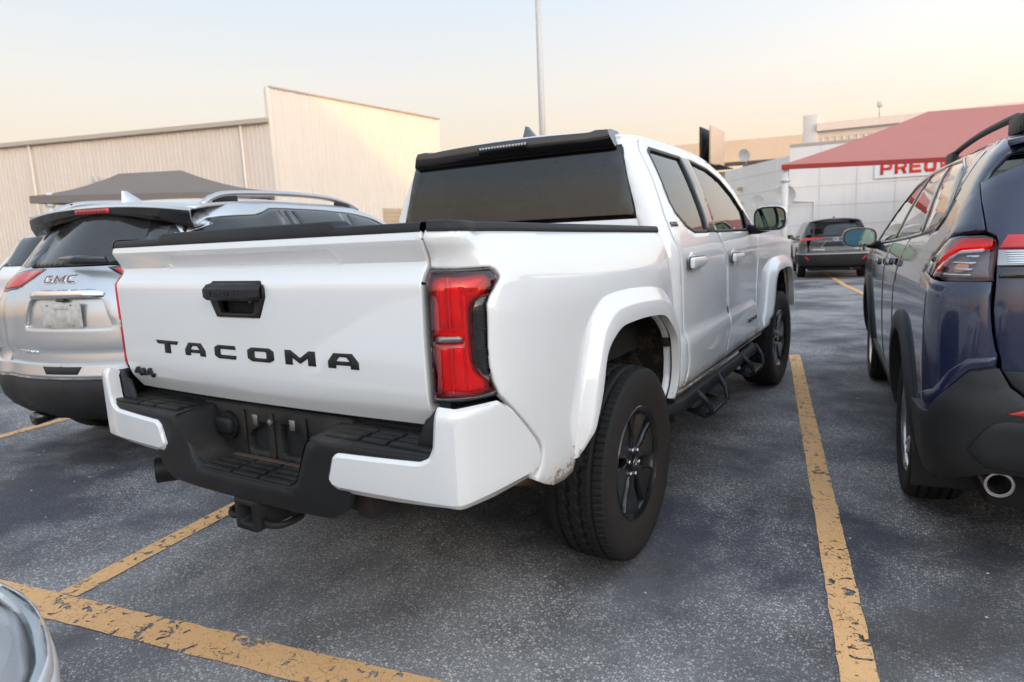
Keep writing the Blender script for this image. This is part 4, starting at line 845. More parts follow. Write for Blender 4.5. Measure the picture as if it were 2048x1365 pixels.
def shell_car(T, S, P, WB, zb, gap, win, roofy, ra=.42, wr=.362, ww=.225, rim=.24, style='alloy_seven', glassm='dglass', clad=True, doors=(.50, 1.22, 2.30), sill=.40, hatch_t=None, fronty=3.4, mirz=1.14, mirmat='greymir', mirbody=None, roofm=None, wide=.72, tread=False, detail=True):
    """doors, windows, roof, wheels and cladding common to the parked cars. gap: hatch shut line (t,z) from top to bottom; win: side glass outline"""
    sd = S.side; d0, d1, d2 = doors; top = lambda y: (y, float(S.ze(y))-.004)
    # quarter panel
    wl = sorted([p for p in win if p[1] < (min(q[1] for q in win)+max(q[1] for q in win))/2], key=lambda p: p[0])
    belt = Tab([(p[0], p[1]-.006) for p in wl], lin=True); up = [p for p in win if p[1] >= (min(q[1] for q in win)+max(q[1] for q in win))/2]
    rear_up = sorted(up, key=lambda p: p[0])
    arc = arcp((0, .37), ra, 172, 2, 16, 1.04)
    q = list(gap)+[(gap[-1][0]+.02, .60), (-.55, .55), (-ra-.02, .50)]+arc+[(ra+.01, sill), (d0-.03, sill), (d0, .62), (d0+.02, .85), (d0-.06, float(belt(d0-.06)))]
    q += [(t, float(belt(t))) for t in np.linspace(d0-.14, wl[0][0], 5)]+[(p[0]-.012, p[1]+.004) for p in sorted([p for p in win if p[0] < wl[0][0]+.22 and p[1] > wl[0][1]+.01], key=lambda p: p[1])]
    ym = rear_up[0][0]+.25; q += [(ym, min(float(S.ze(ym))-.004, rear_up[0][1]+.07))]+[top(y) for y in np.linspace(ym-.12, roofy, 5)]
    panel('quarter_panel', q, sd, P, T, res=.05, rim=.02, bev=.003, sym=True)
    def door(nm, a, b, low0):
        o = [(a+.03, sill), (a+.006, .62), (a+.026, .85)] if a == d0 else [(a+.006, sill), (a+.006, .85)]
        o += [(a-.05 if a == d0 else a+.006, float(belt(a)))]+[(t, float(belt(t))) for t in np.linspace(a+.05, b-.03, 6)]+[(b-.006, float(belt(b))), (b-.006, .62), (b-.05, sill)]
        D = panel(nm, o, sd, P, T, res=.05, rim=.02, bev=.003, sym=True)
        if detail:
            for i, dd in enumerate(D):
                z = float(belt(a))-.13; h = panel('door_handle', rnd([(a+.10, z-.02), (a+.30, z-.018), (a+.30, z+.018), (a+.10, z+.02)], .014, 3), sd, P, dd, res=.05, off=.035, rim=.025, bev=.006)
                if i: mirror_obj(h, dd); bpy.data.objects.remove(h)
    door('rear_door', d0, d1, 0); door('front_door', d1, d2, 0)
    arcf = arcp((WB, .37), ra, 178, 8, 16, 1.04)
    fz = [(y, float(S.ze(y))-.004) for y in np.linspace(d2+.08, fronty, 8)]
    panel('fender', [(d2+.006, sill), (d2+.0, .62), (d2+.006, float(belt(d2)))]+fz+[(fronty+.02, .70), (WB+ra+.05, .42)]+arcf[::-1], sd, P, T, res=.05, rim=.02, bev=.003, sym=True)
    # glass band: gloss pillars with panes on top
    panel('pillar_band', win, sd, M['gloss'], T, res=.06, off=-.004, rim=.01, bev=.002, sym=True)
    # painted rail between the side glass and the roof
    tu = Tab([(p[0], p[1]+.003) for p in rear_up], lin=True); ta, tb = rear_up[0][0]+.02, rear_up[-1][0]; ts = np.linspace(ta, tb, 26)
    lo_ = [(t, float(tu(t))) for t in ts]; hi_ = [(t, max(float(S.ze(t))-.002, float(tu(t))+.012)) for t in ts[::-1]]
    panel('cant_rail', lo_+hi_, sd, P, T, res=.05, off=.001, rim=.02, bev=.002, sym=True)
    # roof, screen, bonnet
    yr = roofy; ys0 = float(S.ze.x[np.argmax(S.ze.y < S.ze.y.max()-.06+0*S.ze.y)]) if False else None
    # underside and wheels
    box('floor_pan', (-.70, float(S.r(.35))+.12, .24), (.70, fronty-.1, .40), M['dark'], T, bev=.05)
    for y in (0, WB):
        for s in (1, -1):
            A = arcp((y, .37), ra+.02, 185, -5, 14, 1.04); rows = [[(s*x, p[0], p[1]) for p in A] for x in (.88, .55)]; loft('wheel_liner', rows, M['dark'], T); panel('wheel_liner', A, lambda u, v: np.stack([np.full(np.shape(u), s*.55), u, v], -1), M['dark'], T, res=.2, rim=0, bev=0)
    for y in (0, WB):
        for s in (1, -1): wheel(T, (s*(S.w(.5)-ww/2-.005), y, wr), wr, ww, rim, s > 0, style, tread, 0, M['tyre2'])
    if clad:
        for yc in (0, WB):
            o = arcp((yc, .37), ra+.085, 196, -16, 26, 1.04); i = arcp((yc, .37), ra-.005, 200, -20, 26, 1.04); o = np.array(o); i = np.array(i); rows = []
            for f, of in ((0, -.006), (0, .010), (.12, .020), (.8, .026), (1, .022), (1, -.05)):
                qq = o+(i-o)*f; qq[:, 1] = np.clip(qq[:, 1], .26, None); N = normals(sd, qq[:, 0], qq[:, 1]); N[:, 2] *= .2; rows.append(sd(qq[:, 0], qq[:, 1])+N*of)
            loft('arch_cladding', rows, M['clad'], T, angle=45, flip=True, sym=True)
        panel('sill_cladding', [(ra+.0, sill+.03), (WB-ra, sill+.03), (WB-ra, .24), (ra, .24)], sd, M['clad'], T, res=.08, off=.012, rim=.03, bev=.006, sym=True)
    else: panel('sill', [(ra, sill+.0), (WB-ra, sill), (WB-ra, .24), (ra, .24)], sd, P, T, res=.08, off=.004, rim=.03, bev=.006, sym=True)
    for s in (1, -1):
        cx = s*(float(S.w(mirz))+.135); cy = d2-.18; rows = []
        for f, k in ((0, 1.), (.2, 1.04), (.6, .9), (.9, .5), (1, .2)): rows.append([(cx+p[0]*k, cy+.13*f, mirz+.06+p[1]*k) for p in ell(0, 0, .115, .072, 24, 3)])
        mo = loft('door_mirror', rows, mirbody or P, T, cu=True, caps=True, angle=50, flip=True); pf = lambda u, v: np.stack([np.asarray(u), np.full(np.shape(u), cy-.004), np.asarray(v)], -1)
        panel('mirror_glass', [(cx+p[0]*.88, mirz+.06+p[1]*.86) for p in ell(0, 0, .115, .072, 24, 3)], pf, M[mirmat], mo, res=.1, off=.002, rim=0, bev=0)
        tube('mirror_arm', [(s*(float(S.w(mirz))-.03), cy+.08, mirz-.01), (cx-s*.06, cy+.06, mirz+.01)], .032, M['blk'], mo, 8)
def roofset(T, S, P, y0, ya, yb, yc, yd, screen='sglass', roofm=None):
    """roof y0..ya, windscreen ya..yb, bonnet yb..yd"""
    o = panel('roof', [(-1, y0), (1, y0), (1, ya), (-1, ya)], S.top, roofm or P, T, res=.09, rim=.02, bev=.004)
    panel('windscreen', [(-.95, ya+.01), (.95, ya+.01), (.95, yb-.01), (-.95, yb-.01)], S.top, M[screen], T, res=.09, rim=0, bev=0); panel('pillar_frame', [(-1, ya+.004), (1, ya+.004), (1, yb), (-1, yb)], S.top, P, T, holes=[[(-.93, ya+.03), (.93, ya+.03), (.93, yb-.02), (-.93, yb-.02)]], res=.09, rim=.01, bev=.003, off=-.002)
    panel('bonnet', [(-1, yb+.006), (1, yb+.006), (1, yd), (-1, yd)], S.top, P, T, res=.09, rim=.02, bev=.004); return o
def front_closure(T, S, y, P):
    fr = lambda x, z: np.stack([np.asarray(x, float), S.f(z)-.25*(np.abs(x)/.85)**3, np.asarray(z, float)], -1)
    panel('front_bumper', [(-.80, .28), (.80, .28), (.80, .66), (-.80, .66)], fr, P, T, res=.1, rim=.05, bev=.01, flip=True); panel('grille', [(-.6, .68), (.6, .68), (.62, .86), (-.62, .86)], fr, M['gloss'], T, res=.1, rim=.05, bev=.01, flip=True)
    for s in (1, -1): panel('headlamp', [(s*.62, .70), (s*.80, .72), (s*.78, .84), (s*.64, .85)], fr, M['refl'], T, res=.1, rim=.05, bev=.006, flip=True)
def inside(T, y0=.3, rows=((.55,), (1.35,))):
    for (y,) in rows:
        for x in (-.38, .38): st = box('seat', (x-.24, y-.1, .5), (x+.24, y+.4, .75), M['seat'], T, bev=.06); box('seat_back', (x-.23, y-.2, .7), (x+.23, y-.06, 1.25), M['seat'], st, bev=.05); box('headrest', (x-.12, y-.22, 1.27), (x+.12, y-.12, 1.43), M['seat'], st, bev=.04)
# ---------- silver suv left of the pickup ----------
def build_silver():
    S = GMCS; P = M['silver']; T = thing('suv', 'silver suv with black lower bumper and roof rails parked beside the pickup', 'suv', (-2.835, .407, 0), .275)
    zb = 1.13; win = [(-.60,1.40),(-.655,1.30),(-.56,1.17),(.4,1.145),(1.2,1.125),(2.2,1.10),(2.42,1.10),(2.2,1.235),(1.9,1.395),(1.6,1.50),(1.2,1.575),(.6,1.59),(.3,1.588),(.12,1.545),(-.35,1.53)]
    gap = [(-.80,1.36),(-.88,1.28),(-.93,1.20),(-.99,1.10),(-1.02,.98),(-1.03,.86),(-1.03,.74)]
    win = [(-.60,1.44),(-.655,1.32),(-.56,1.17),(.4,1.145),(1.2,1.125),(2.4,1.10),(2.62,1.11),(2.35,1.34),(2.1,1.485),(1.85,1.570),(1.5,1.615),(1.0,1.632),(.45,1.632),(.28,1.628),(.10,1.575),(-.35,1.555)]
    shell_car(T, S, P, 2.725, zb, gap, win, -.50, ra=.42, wr=.364, clad=True, mirz=1.10, doors=(.50, 1.34, 2.55))
    roofset(T, S, P, -.50, 1.62, 2.72, 0, 3.4); front_closure(T, S, 0, P); inside(T)
    for pane in ([(-.32,1.54),(-.58,1.42),(-.63,1.33),(-.54,1.185),(.36,1.16),(.39,1.615),(.30,1.612),(.12,1.56)], [(.46,1.617),(.48,1.16),(.64,1.155),(.50,1.617)], [(.56,1.618),(.70,1.155),(1.30,1.14),(1.28,1.614)], [(1.40,1.605),(1.42,1.135),(2.45,1.115),(2.3,1.33),(2.06,1.47),(1.82,1.552)]): panel('side_window', pane, S.side, M['dustyglass'], T, res=.06, off=.000, rim=.004, bev=.001, sym=True)
    # hatch
    hw = [(.60,.70),(.66,.80),(.69,.95),(.64,1.05),(.60,1.10)]; hx = lambda z: float(np.interp(z, [.69,.80,.95,1.10,1.27,1.45,1.58], [.55,.60,.62,.60,.60,.60,.58]))
    zs = np.linspace(.692, 1.275, 12); body = [(-hx(z), z) for z in zs[::-1]]+[(hx(z), z) for z in zs]
    pocket = [(-.345,.905),(-.285,1.085),(.285,1.085),(.345,.905)]
    H = panel('hatch', body, S.rear, P, T, holes=[rnd(pocket, .03, 4)], res=.035, off=.002, rim=.02, bev=.003)
    panel('plate_recess', [(-.37,.88),(-.30,1.10),(.30,1.10),(.37,.88)], S.rear, P, H, res=.06, off=-.018, rim=0, bev=0)
    glassp = [(-hx(z), z) for z in np.linspace(1.60, 1.285, 8)]+[(hx(z), z) for z in np.linspace(1.285, 1.60, 8)]
    panel('rear_glass', glassp, S.rear, M['dustyglass'], T, res=.06, off=.002, rim=.01, bev=.003)
    box('cargo_blind', (-.6, -.6, .60), (.6, .3, 1.10), M['dark'], T, bev=.02)
    # D-pillar glass wrapping to the side
    panel('pillar_glass', [(-.70,1.40),(-.80,1.28),(-.90,1.28),(-.80,1.45),(-.70,1.55),(-.52,1.56),(-.48,1.54),(-.62,1.50)], S.side, M['gloss'], T, res=.05, off=.004, rim=.01, bev=.002, sym=True)
    # spoiler
    rows = []
    for x in np.linspace(-.66, .66, 26):
        e = abs(x)/.66; b = -.615+.10*e**3; zt = 1.652-.045*e**2.2
        rows.append([(x, b+.20, zt+.012-.02*e), (x, b+.05, zt+.002), (x, b, zt-.012), (x, b+.004, zt-.040-.03*e), (x, b+.03, zt-.06-.06*e**2), (x, b+.16, zt-.07-.02*e)])
    SP = loft('spoiler', rows, P, T, angle=40, flip=True)
    rows = []
    for x in np.linspace(-.655, .655, 26):
        e = abs(x)/.66; b = -.615+.10*e**3; zt = 1.652-.045*e**2.2; rows.append([(x, b-.003, zt-.016), (x, b+.001, zt-.045-.03*e), (x, b+.03, zt-.066-.06*e**2), (x, b+.17, zt-.08-.02*e)])
    loft('spoiler_underside', rows, M['gloss'], SP, angle=40, flip=True)
    bl = box('brake_lamp', (-.135, -.626, 1.602), (.135, -.60, 1.632), M['redcoat'], SP, bev=.006)
    for k in range(8): box('lamp_cell', (-.122+k*.031, -.629, 1.607), (-.122+k*.031+.023, -.615, 1.627), M['reddark'], bl, bev=.002)
    # wiper
    wp = tube('rear_wiper', [(-.05, -.845, 1.330), (.12, -.862, 1.325), (.30, -.848, 1.318)], [.012, .022, .014], M['gloss'], T, 8); tube('wiper_arm', [(-.02, -.85, 1.30), (.10, -.875, 1.31), (.32, -.858, 1.30)], [.010, .026, .012], M['blk'], wp, 8)
    # chrome bar, letters, plate
    rows = []
    for x in np.linspace(-.29, .29, 16): y = float(S.rear(x, 1.1)[1]); e = abs(x)/.29; k = 1-.75*max(0, (e-.78)/.22); rows.append([(x, y-.002, 1.142*1-.03*(1-k)), (x, y-.020*k, 1.136-.03*(1-k)), (x, y-.030*k, 1.105), (x, y-.024*k, 1.090), (x, y-.002, 1.086)])
    loft('chrome_handle', rows, M['chrome'], H, angle=50, flip=True)
    lc = [(-.200,-.118),(-.105,-.012),(.001,.075)]
    for off, m_, d in ((.008, M['chrome'], 0), (.0095, M['letterred'], .0045)):
        for ch, (a, b) in zip('GMC', lc):
            for out, hol in GLY[ch]:
                f = lambda p: [(a+(b-a)*q_[0], 1.176+.050*q_[1]) for q_ in p]; o_ = f(out)
                if d: o_ = ins(o_, d*.75)
                panel('letter', o_, S.rear, m_, H, res=.03, off=off, rim=.008, bev=.001)
    letters('TERRAIN', cells(-.470, -.245, 7, .15), .742, .768, S.rear, M['chrome'], H, off=.006, rim=.006, bev=.0008)
    pf = lambda u, v: np.stack([np.asarray(u, float), S.rear(0, .99)[1]+.004+.0*np.asarray(u, float), np.asarray(v, float)], -1)
    pl = panel('number_plate', rnd([(-.152,.912),(.152,.912),(.152,1.062),(-.152,1.062)], .012, 3), pf, M['plate'], H, res=.1, off=.0, rim=.006, bev=.001)
    panel('plate_tag', rnd([(-.055,1.022),(.06,1.022),(.06,1.050),(-.055,1.050)], .004, 2), pf, M['plate'], pl, res=.1, off=.002, rim=.002, bev=.0005)
    for x in (-.10, .085):
        for z in (.925, 1.05): lathe('plate_screw', [(0, .006), (-.004, .006), (-.005, 0)], M['steel'], pl, 10, M=Matrix.Translation((x, float(pf(0., 0.)[1])-.001, z)) @ Matrix.Rotation(math.pi/2, 4, 'Z'))
    box('reversing_camera', (-.035, float(S.rear(0, 1.08)[1])-.012, 1.068), (.035, float(S.rear(0, 1.08)[1])+.01, 1.088), M['gloss'], H, bev=.008)
    # lamps
    lamp = [(-.80,1.13),(-.88,1.13),(-1.0,1.145),(-1.085,1.205),(-1.135,1.265),(-1.05,1.275),(-.92,1.27),(-.78,1.25),(-.70,1.20)]
    for o in panel('tail_lamp', lamp, S.side, M['gloss'], T, res=.04, off=.004, rim=.02, bev=.003, sym=True):
        pass
    for o in panel('tail_lamp_lens', ins(lamp, .016), S.side, M['reflr'], T, res=.04, off=.010, rim=.01, bev=.005, sym=True): pass
    # bumper
    zt = .685
    bp = [(-.66,.625),(-.62,.655),(-.57,.684),(.57,.684),(.62,.655),(.66,.625)]
    sidebp = [(-1.5,.684),(-1.05,.70),(-.95,.74),(-.75,.74),(-.56,.70),(-.46,.62),(-.50,.615),(-1.05,.615),(-1.5,.612)]
    rows = []
    def band(nm, prof, m_, x1=.62):
        """bumper band swept round the back: prof is (z, offset)"""
        ts = np.concatenate([np.linspace(-.44, -.9, 14), np.linspace(-.95, -1.62, 14)]); rows = []
        for z, of in prof:
            q_ = S.side(ts, np.full(len(ts), z)); N = normals(S.side, ts, np.full(len(ts), z)); q_ = q_+N*of; left = q_[::-1]*np.array([-1., 1, 1]); rows.append(np.vstack([q_, left]) if False else np.vstack([q_[np.argsort(-q_[:, 0])] if False else q_, left]))
        return loft(nm, rows, m_, T, angle=40, flip=False)
    band('bumper', [(.70, -.03), (.692, .012), (.68, .022), (.628, .022), (.618, .010)], P)
    band('bumper_chrome', [(.620, .012), (.614, .024), (.602, .024), (.596, .012)], M['chrome'])
    band('lower_bumper', [(.600, .010), (.585, .020), (.52, .026), (.46, .030), (.40, .020), (.33, .006), (.29, -.04), (.27, -.12)], M['clad'])
    panel('step_pad', [(-.12,.632),(.12,.632),(.15,.672),(-.15,.672)], lambda u, v: S.rear(u, v), M['clad'], T, res=.06, off=.024, rim=.006, bev=.002)
    for s in (1, -1): tube('exhaust_tip', [(s*.52, -.62, .29), (s*.53, -.80, .28)], .045, M['gloss'], T, 16)
    # roof rails and fin
    for s in (1, -1):
        pth = catmull([(s*.625, -.36, 1.635), (s*.62, -.26, 1.685), (s*.615, -.05, 1.722), (s*.605, .6, 1.750), (s*.60, 1.2, 1.745), (s*.605, 1.55, 1.705), (s*.61, 1.72, 1.655)], 6); tube('roof_rail', pth, .021, M['alloy'], T, 10)
        for y in (-.14, 1.42): box('rail_foot', (s*.612-.012, y-.10, 1.65), (s*.612+.012, y+.14, 1.712), M['blk'], T, bev=.006)
    fin(T, (0, -.38, 1.685), P)
    return T
def fin(T, loc, m_):
    rows = []; x0, y0, z0 = loc
    for f, hw in ((0, .032), (.35, .024), (.7, .012), (1., .004)):
        a0 = y0+.012*f; a1 = y0+.20-.145*f; rows.append([(x0+hw*math.sin(a), .5*(a0+a1)-.5*(a1-a0)*math.cos(a), z0+.075*f) for a in np.linspace(0, 2*math.pi, 18, endpoint=False)])
    return loft('antenna_fin', rows, m_, T, cu=True, caps=True, angle=50)
def platemat():
    m = mat('dirty_white_plate', (.5, .49, .46), .6); t = NT(m); p = t.pos(); n = t.noise(p, 14, 6, .7); t.base(t.mix(t.ramp(n, [(.35, 0.), (.7, 1.)]), (.60, .59, .56), (.34, .31, .26))); return m
M['lampgrey'] = mat('lamp_inner_grey', (.22, .15, .15), .4); M['plate'] = platemat(); M['letterred'] = mat('dark_red_letter', (.13, .012, .016), .3, coat=.8)
# ---------- navy suv right of the pickup ----------
def build_navy():
    S = RAVS; P = M['navy']; T = thing('suv', 'navy blue suv with grey wheel arch cladding and black roof rails', 'suv', (2.715, 1.279, 0), .103)
    win = [(-.02,1.562),(-.20,1.465),(-.30,1.40),(-.345,1.345),(-.275,1.288),(.4,1.245),(1.2,1.205),(2.1,1.165),(2.42,1.15),(2.28,1.25),(1.95,1.43),(1.6,1.565),(1.2,1.61),(.6,1.622),(.25,1.615)]
    gap = [(-.60,1.46),(-.70,1.39),(-.785,1.325),(-.825,1.290)]
    lamp = [(-.50,1.135),(-.60,1.205),(-.678,1.241),(-.711,1.268),(-.746,1.277),(-.834,1.279),(-.868,1.274),(-.905,1.245),(-.945,1.195),(-.998,1.124),(-.815,1.117)]
    gap += [(-.745,1.283),(-.708,1.274),(-.674,1.247),(-.595,1.211),(-.485,1.128),(-.815,1.110),(-.998,1.116),(-1.02,1.02),(-1.034,.945),(-1.046,.892),(-1.055,.865)]
    shell_car(T, S, P, 2.69, 1.2, gap, win, -.60, ra=.435, wr=.362, ww=.225, rim=.235, style='alloy_five', mirz=1.155, mirmat='bluemir', mirbody=M['gloss'], tread=True)
    roofset(T, S, P, -.62, 1.35, 2.55, 0, 3.45); front_closure(T, S, 0, P); inside(T)
    for pane in ([(.10,1.585),(-.19,1.452),(-.28,1.39),(-.32,1.345),(-.26,1.302),(.02,1.285),(.52,1.598)], [(.62,1.60),(.14,1.278),(1.10,1.225),(1.14,1.595)], [(1.22,1.59),(1.20,1.22),(2.30,1.168),(2.20,1.26),(1.92,1.41),(1.58,1.545)]): panel('side_window', pane, S.side, M['sglass'], T, res=.06, off=.001, rim=.004, bev=.001, sym=True)
    panel('window_chrome', win, S.side, M['gloss'], T, holes=[ins(win, .010)], res=.06, off=.004, rim=.006, bev=.001, sym=True)
    # lamp in three zones
    for s in (1, -1):
        f = S.side if s > 0 else S.sidel; fl = s < 0
        L = panel('tail_lamp', lamp, f, M['lampgrey'], T, res=.04, off=-.03, rim=.02, bev=0, flip=fl)
        redp = [(-.575,1.178),(-.64,1.222),(-.70,1.262),(-.746,1.270),(-.845,1.271),(-.882,1.262),(-.905,1.232),(-.80,1.224),(-.775,1.205),(-.745,1.16),(-.728,1.126),(-.66,1.124),(-.645,1.168)]
        panel('lamp_back', redp, f, M['redback'], L, res=.03, off=-.018, rim=.004, bev=0, flip=fl); panel('red_lens', redp, f, M['redlens'], L, res=.03, off=.002, rim=.02, bev=.004, flip=fl); panel('red_reflector', [(-.665,1.135),(-.725,1.135),(-.755,1.185),(-.79,1.215),(-.88,1.222),(-.88,1.250),(-.78,1.252),(-.72,1.225),(-.68,1.18)], f, M['refl'], L, res=.03, off=-.010, rim=.008, bev=.004, flip=fl)
        clr = [(-.738,1.124),(-.755,1.158),(-.783,1.198),(-.81,1.216),(-.908,1.224),(-.945,1.182),(-.985,1.128)]
        panel('clear_lens', clr, f, M['cglass'], L, res=.03, off=.001, rim=.02, bev=.003, flip=fl)
        for k in range(4): panel('lamp_strip', [(-.79-.05*(k%2),1.138+k*.022),(-.915+.01*k,1.138+k*.022),(-.915+.01*k,1.143+k*.022),(-.79-.05*(k%2),1.143+k*.022)], f, M['chrome'], L, res=.05, off=-.012, rim=.01, bev=.001, flip=fl)
        panel('bulb', ell(-.85, 1.17, .03, .018, 14), f, M['amber'], L, res=.03, off=-.016, rim=.01, bev=.003, flip=fl)
        panel('lamp_trim', [(-.505,1.132),(-.565,1.172),(-.64,1.165),(-.655,1.122)], f, M['gloss'], L, res=.03, off=.003, rim=.02, bev=.002, flip=fl)
    # hatch
    hg = [(.555,1.50),(.62,1.40),(.665,1.30)]
    def gx(t, z): return float(S.side(t, z)[0])
    edge = [(-.605,1.46),(-.705,1.39),(-.79,1.325),(-.838,1.284),(-.88,1.270),(-.912,1.244),(-.952,1.195),(-1.006,1.122),(-1.028,1.02),(-1.042,.945),(-1.054,.892),(-1.064,.852),(-1.066,.82),(-1.095,.765),(-1.15,.722),(-1.24,.705)]
    hatch = edge+[(-1.72,.70),(-1.72,1.02),(-1.72,1.30),(-1.55,1.32)]
    xr = [(gx(t, z), z) for t, z in edge]
    full = xr+[(-x, z) for x, z in xr[::-1]]
    full = [(.50,1.585)]+full+[(-.50,1.585)]
    gl = [(-.56,1.33),(.56,1.33),(.47,1.54),(-.47,1.54)]
    H = panel('hatch', full, S.rear, P, T, holes=[rnd(gl, .05, 4)], res=.045, off=.002, rim=.02, bev=.003)
    panel('rear_glass', rnd([(-.60,1.31),(.60,1.31),(.50,1.56),(-.50,1.56)], .05, 4), S.rear, M['dglass'], H, res=.06, off=-.008, rim=0, bev=0)
    panel('hatch_lamp_red', [(.702,1.266),(-.702,1.266),(-.728,1.222),(.728,1.222)], S.rear, M['reflr'], H, res=.05, off=.012, rim=.012, bev=.004); panel('hatch_lamp_clear', [(.730,1.218),(.20,1.218),(.22,1.165),(.738,1.165)], S.rear, M['steel'], H, res=.05, off=.010, rim=.012, bev=.003); panel('hatch_lamp_clear', [(-.730,1.218),(-.20,1.218),(-.22,1.165),(-.738,1.165)], S.rear, M['steel'], H, res=.05, off=.010, rim=.012, bev=.003)
    for k in range(6): panel('lamp_ridge', [(-.71,1.17+k*.0075),(-.23,1.17+k*.0075),(-.23,1.1735+k*.0075),(-.71,1.1735+k*.0075)], S.rear, M['chrome'], H, res=.06, off=.013, rim=.003, bev=.0006)
    panel('hatch_trim', [(.725,1.160),(-.725,1.160),(-.735,1.128),(.735,1.128)], S.rear, M['gloss'], H, res=.06, off=.014, rim=.014, bev=.004)
    letters('RAV4', cells(-.655,-.42,4,.15), .935, .970, S.rear, M['gloss'], H, off=.006, rim=.006, bev=.001)
    panel('hatch_lower_trim', [(xr[-4][0]-.004,.816),(xr[-3][0]-.004,.765),(xr[-2][0]-.004,.722),(-xr[-2][0]+.004,.722),(-xr[-3][0]+.004,.765),(-xr[-4][0]+.004,.816)], S.rear, M['clad'], H, res=.06, off=.010, rim=.01, bev=.004)
    rows = []
    for x in np.linspace(-.60, .60, 20): e = abs(x)/.6; b = -.73+.07*e**3; zt = 1.675-.05*e**2.2; rows.append([(x, b+.20, zt+.01), (x, b+.04, zt), (x, b, zt-.016), (x, b+.02, zt-.045), (x, b+.14, zt-.06)])
    loft('spoiler', rows, P, T, angle=40, flip=True)
    # painted corner under the lamp is the quarter panel; grey bumper below
    bc = [(-1.062,.820),(-1.05,.824),(-.976,.803),(-.93,.75),(-.891,.70),(-.84,.634),(-.62,.615),(-.49,.600),(-.44,.53),(-.44,.38),(-.60,.36),(-.80,.37),(-.95,.42),(-1.03,.45),(-1.2,.45),(-1.7,.45),(-1.7,.70),(-1.24,.698),(-1.15,.715),(-1.092,.758)]
    for o in panel('bumper', bc, S.side, M['clad'], T, res=.035, off=.012, rim=.03, bev=.005, sym=True): pass
    up = [(-1.050,.862),(-.97,.850),(-.913,.800),(-.85,.718),(-.62,.640),(-.62,.62),(-.84,.640),(-.891,.704),(-.93,.755),(-.976,.808),(-1.05,.828)]
    panel('bumper_trim', up, S.side, P, T, res=.03, off=.004, rim=.02, bev=.004, sym=True)
    panel('lower_diffuser', [(-.985,.535),(-1.03,.60),(-1.06,.635),(-1.10,.648),(-1.7,.648),(-1.7,.47),(-1.2,.47),(-1.02,.475)], S.side, M['clad'], T, res=.04, off=.022, rim=.012, bev=.006, sym=True)
    panel('rear_reflector', [(-1.10,.672),(-1.15,.690),(-1.24,.690),(-1.24,.668),(-1.15,.668)], S.side, M['reflr'], T, res=.04, off=.016, rim=.006, bev=.003, sym=True)
    # mudflap wedge behind the wheel and exhaust
    box('mud_flap', (.66, -.46, .20), (.90, -.43, .52), M['clad'], T, bev=.01, sym=True)
    for s in (1, -1): lathe('exhaust_tip', [(.0, .036), (0, .044), (-.005, .046), (.22, .044), (.22, .03), (.01, .034)], M['steel'], T, 24, M=Matrix.Translation((s*.69, -.93, .405)) @ Matrix.Rotation(math.radians(90), 4, 'Z'))
    box('silencer', (-.5, -.75, .28), (.5, -.5, .42), M['dark'], T, bev=.05)
    for s in (1, -1):
        pth = catmull([(s*.585, -.42, 1.665), (s*.578, -.30, 1.715), (s*.573, -.15, 1.730), (s*.565, .5, 1.742), (s*.565, 1.0, 1.728), (s*.575, 1.22, 1.70), (s*.585, 1.36, 1.655)], 6); tube('roof_rail', pth, .016, M['blk'], T, 10)
        for y in (-.34, 1.22): box('rail_foot', (s*.58-.018, y-.11, 1.65), (s*.58+.018, y+.13, 1.722), M['clad'], T, bev=.012)
    panel('roof_ditch', [(-.60,1.588),(-.52,1.527),(-.36,1.560),(-.20,1.60),(-.30,1.625)], S.side, M['blk'], T, res=.05, off=.004, rim=.01, bev=.003, sym=True) if False else None
    fin(T, (0, -.35, 1.705), P); return T
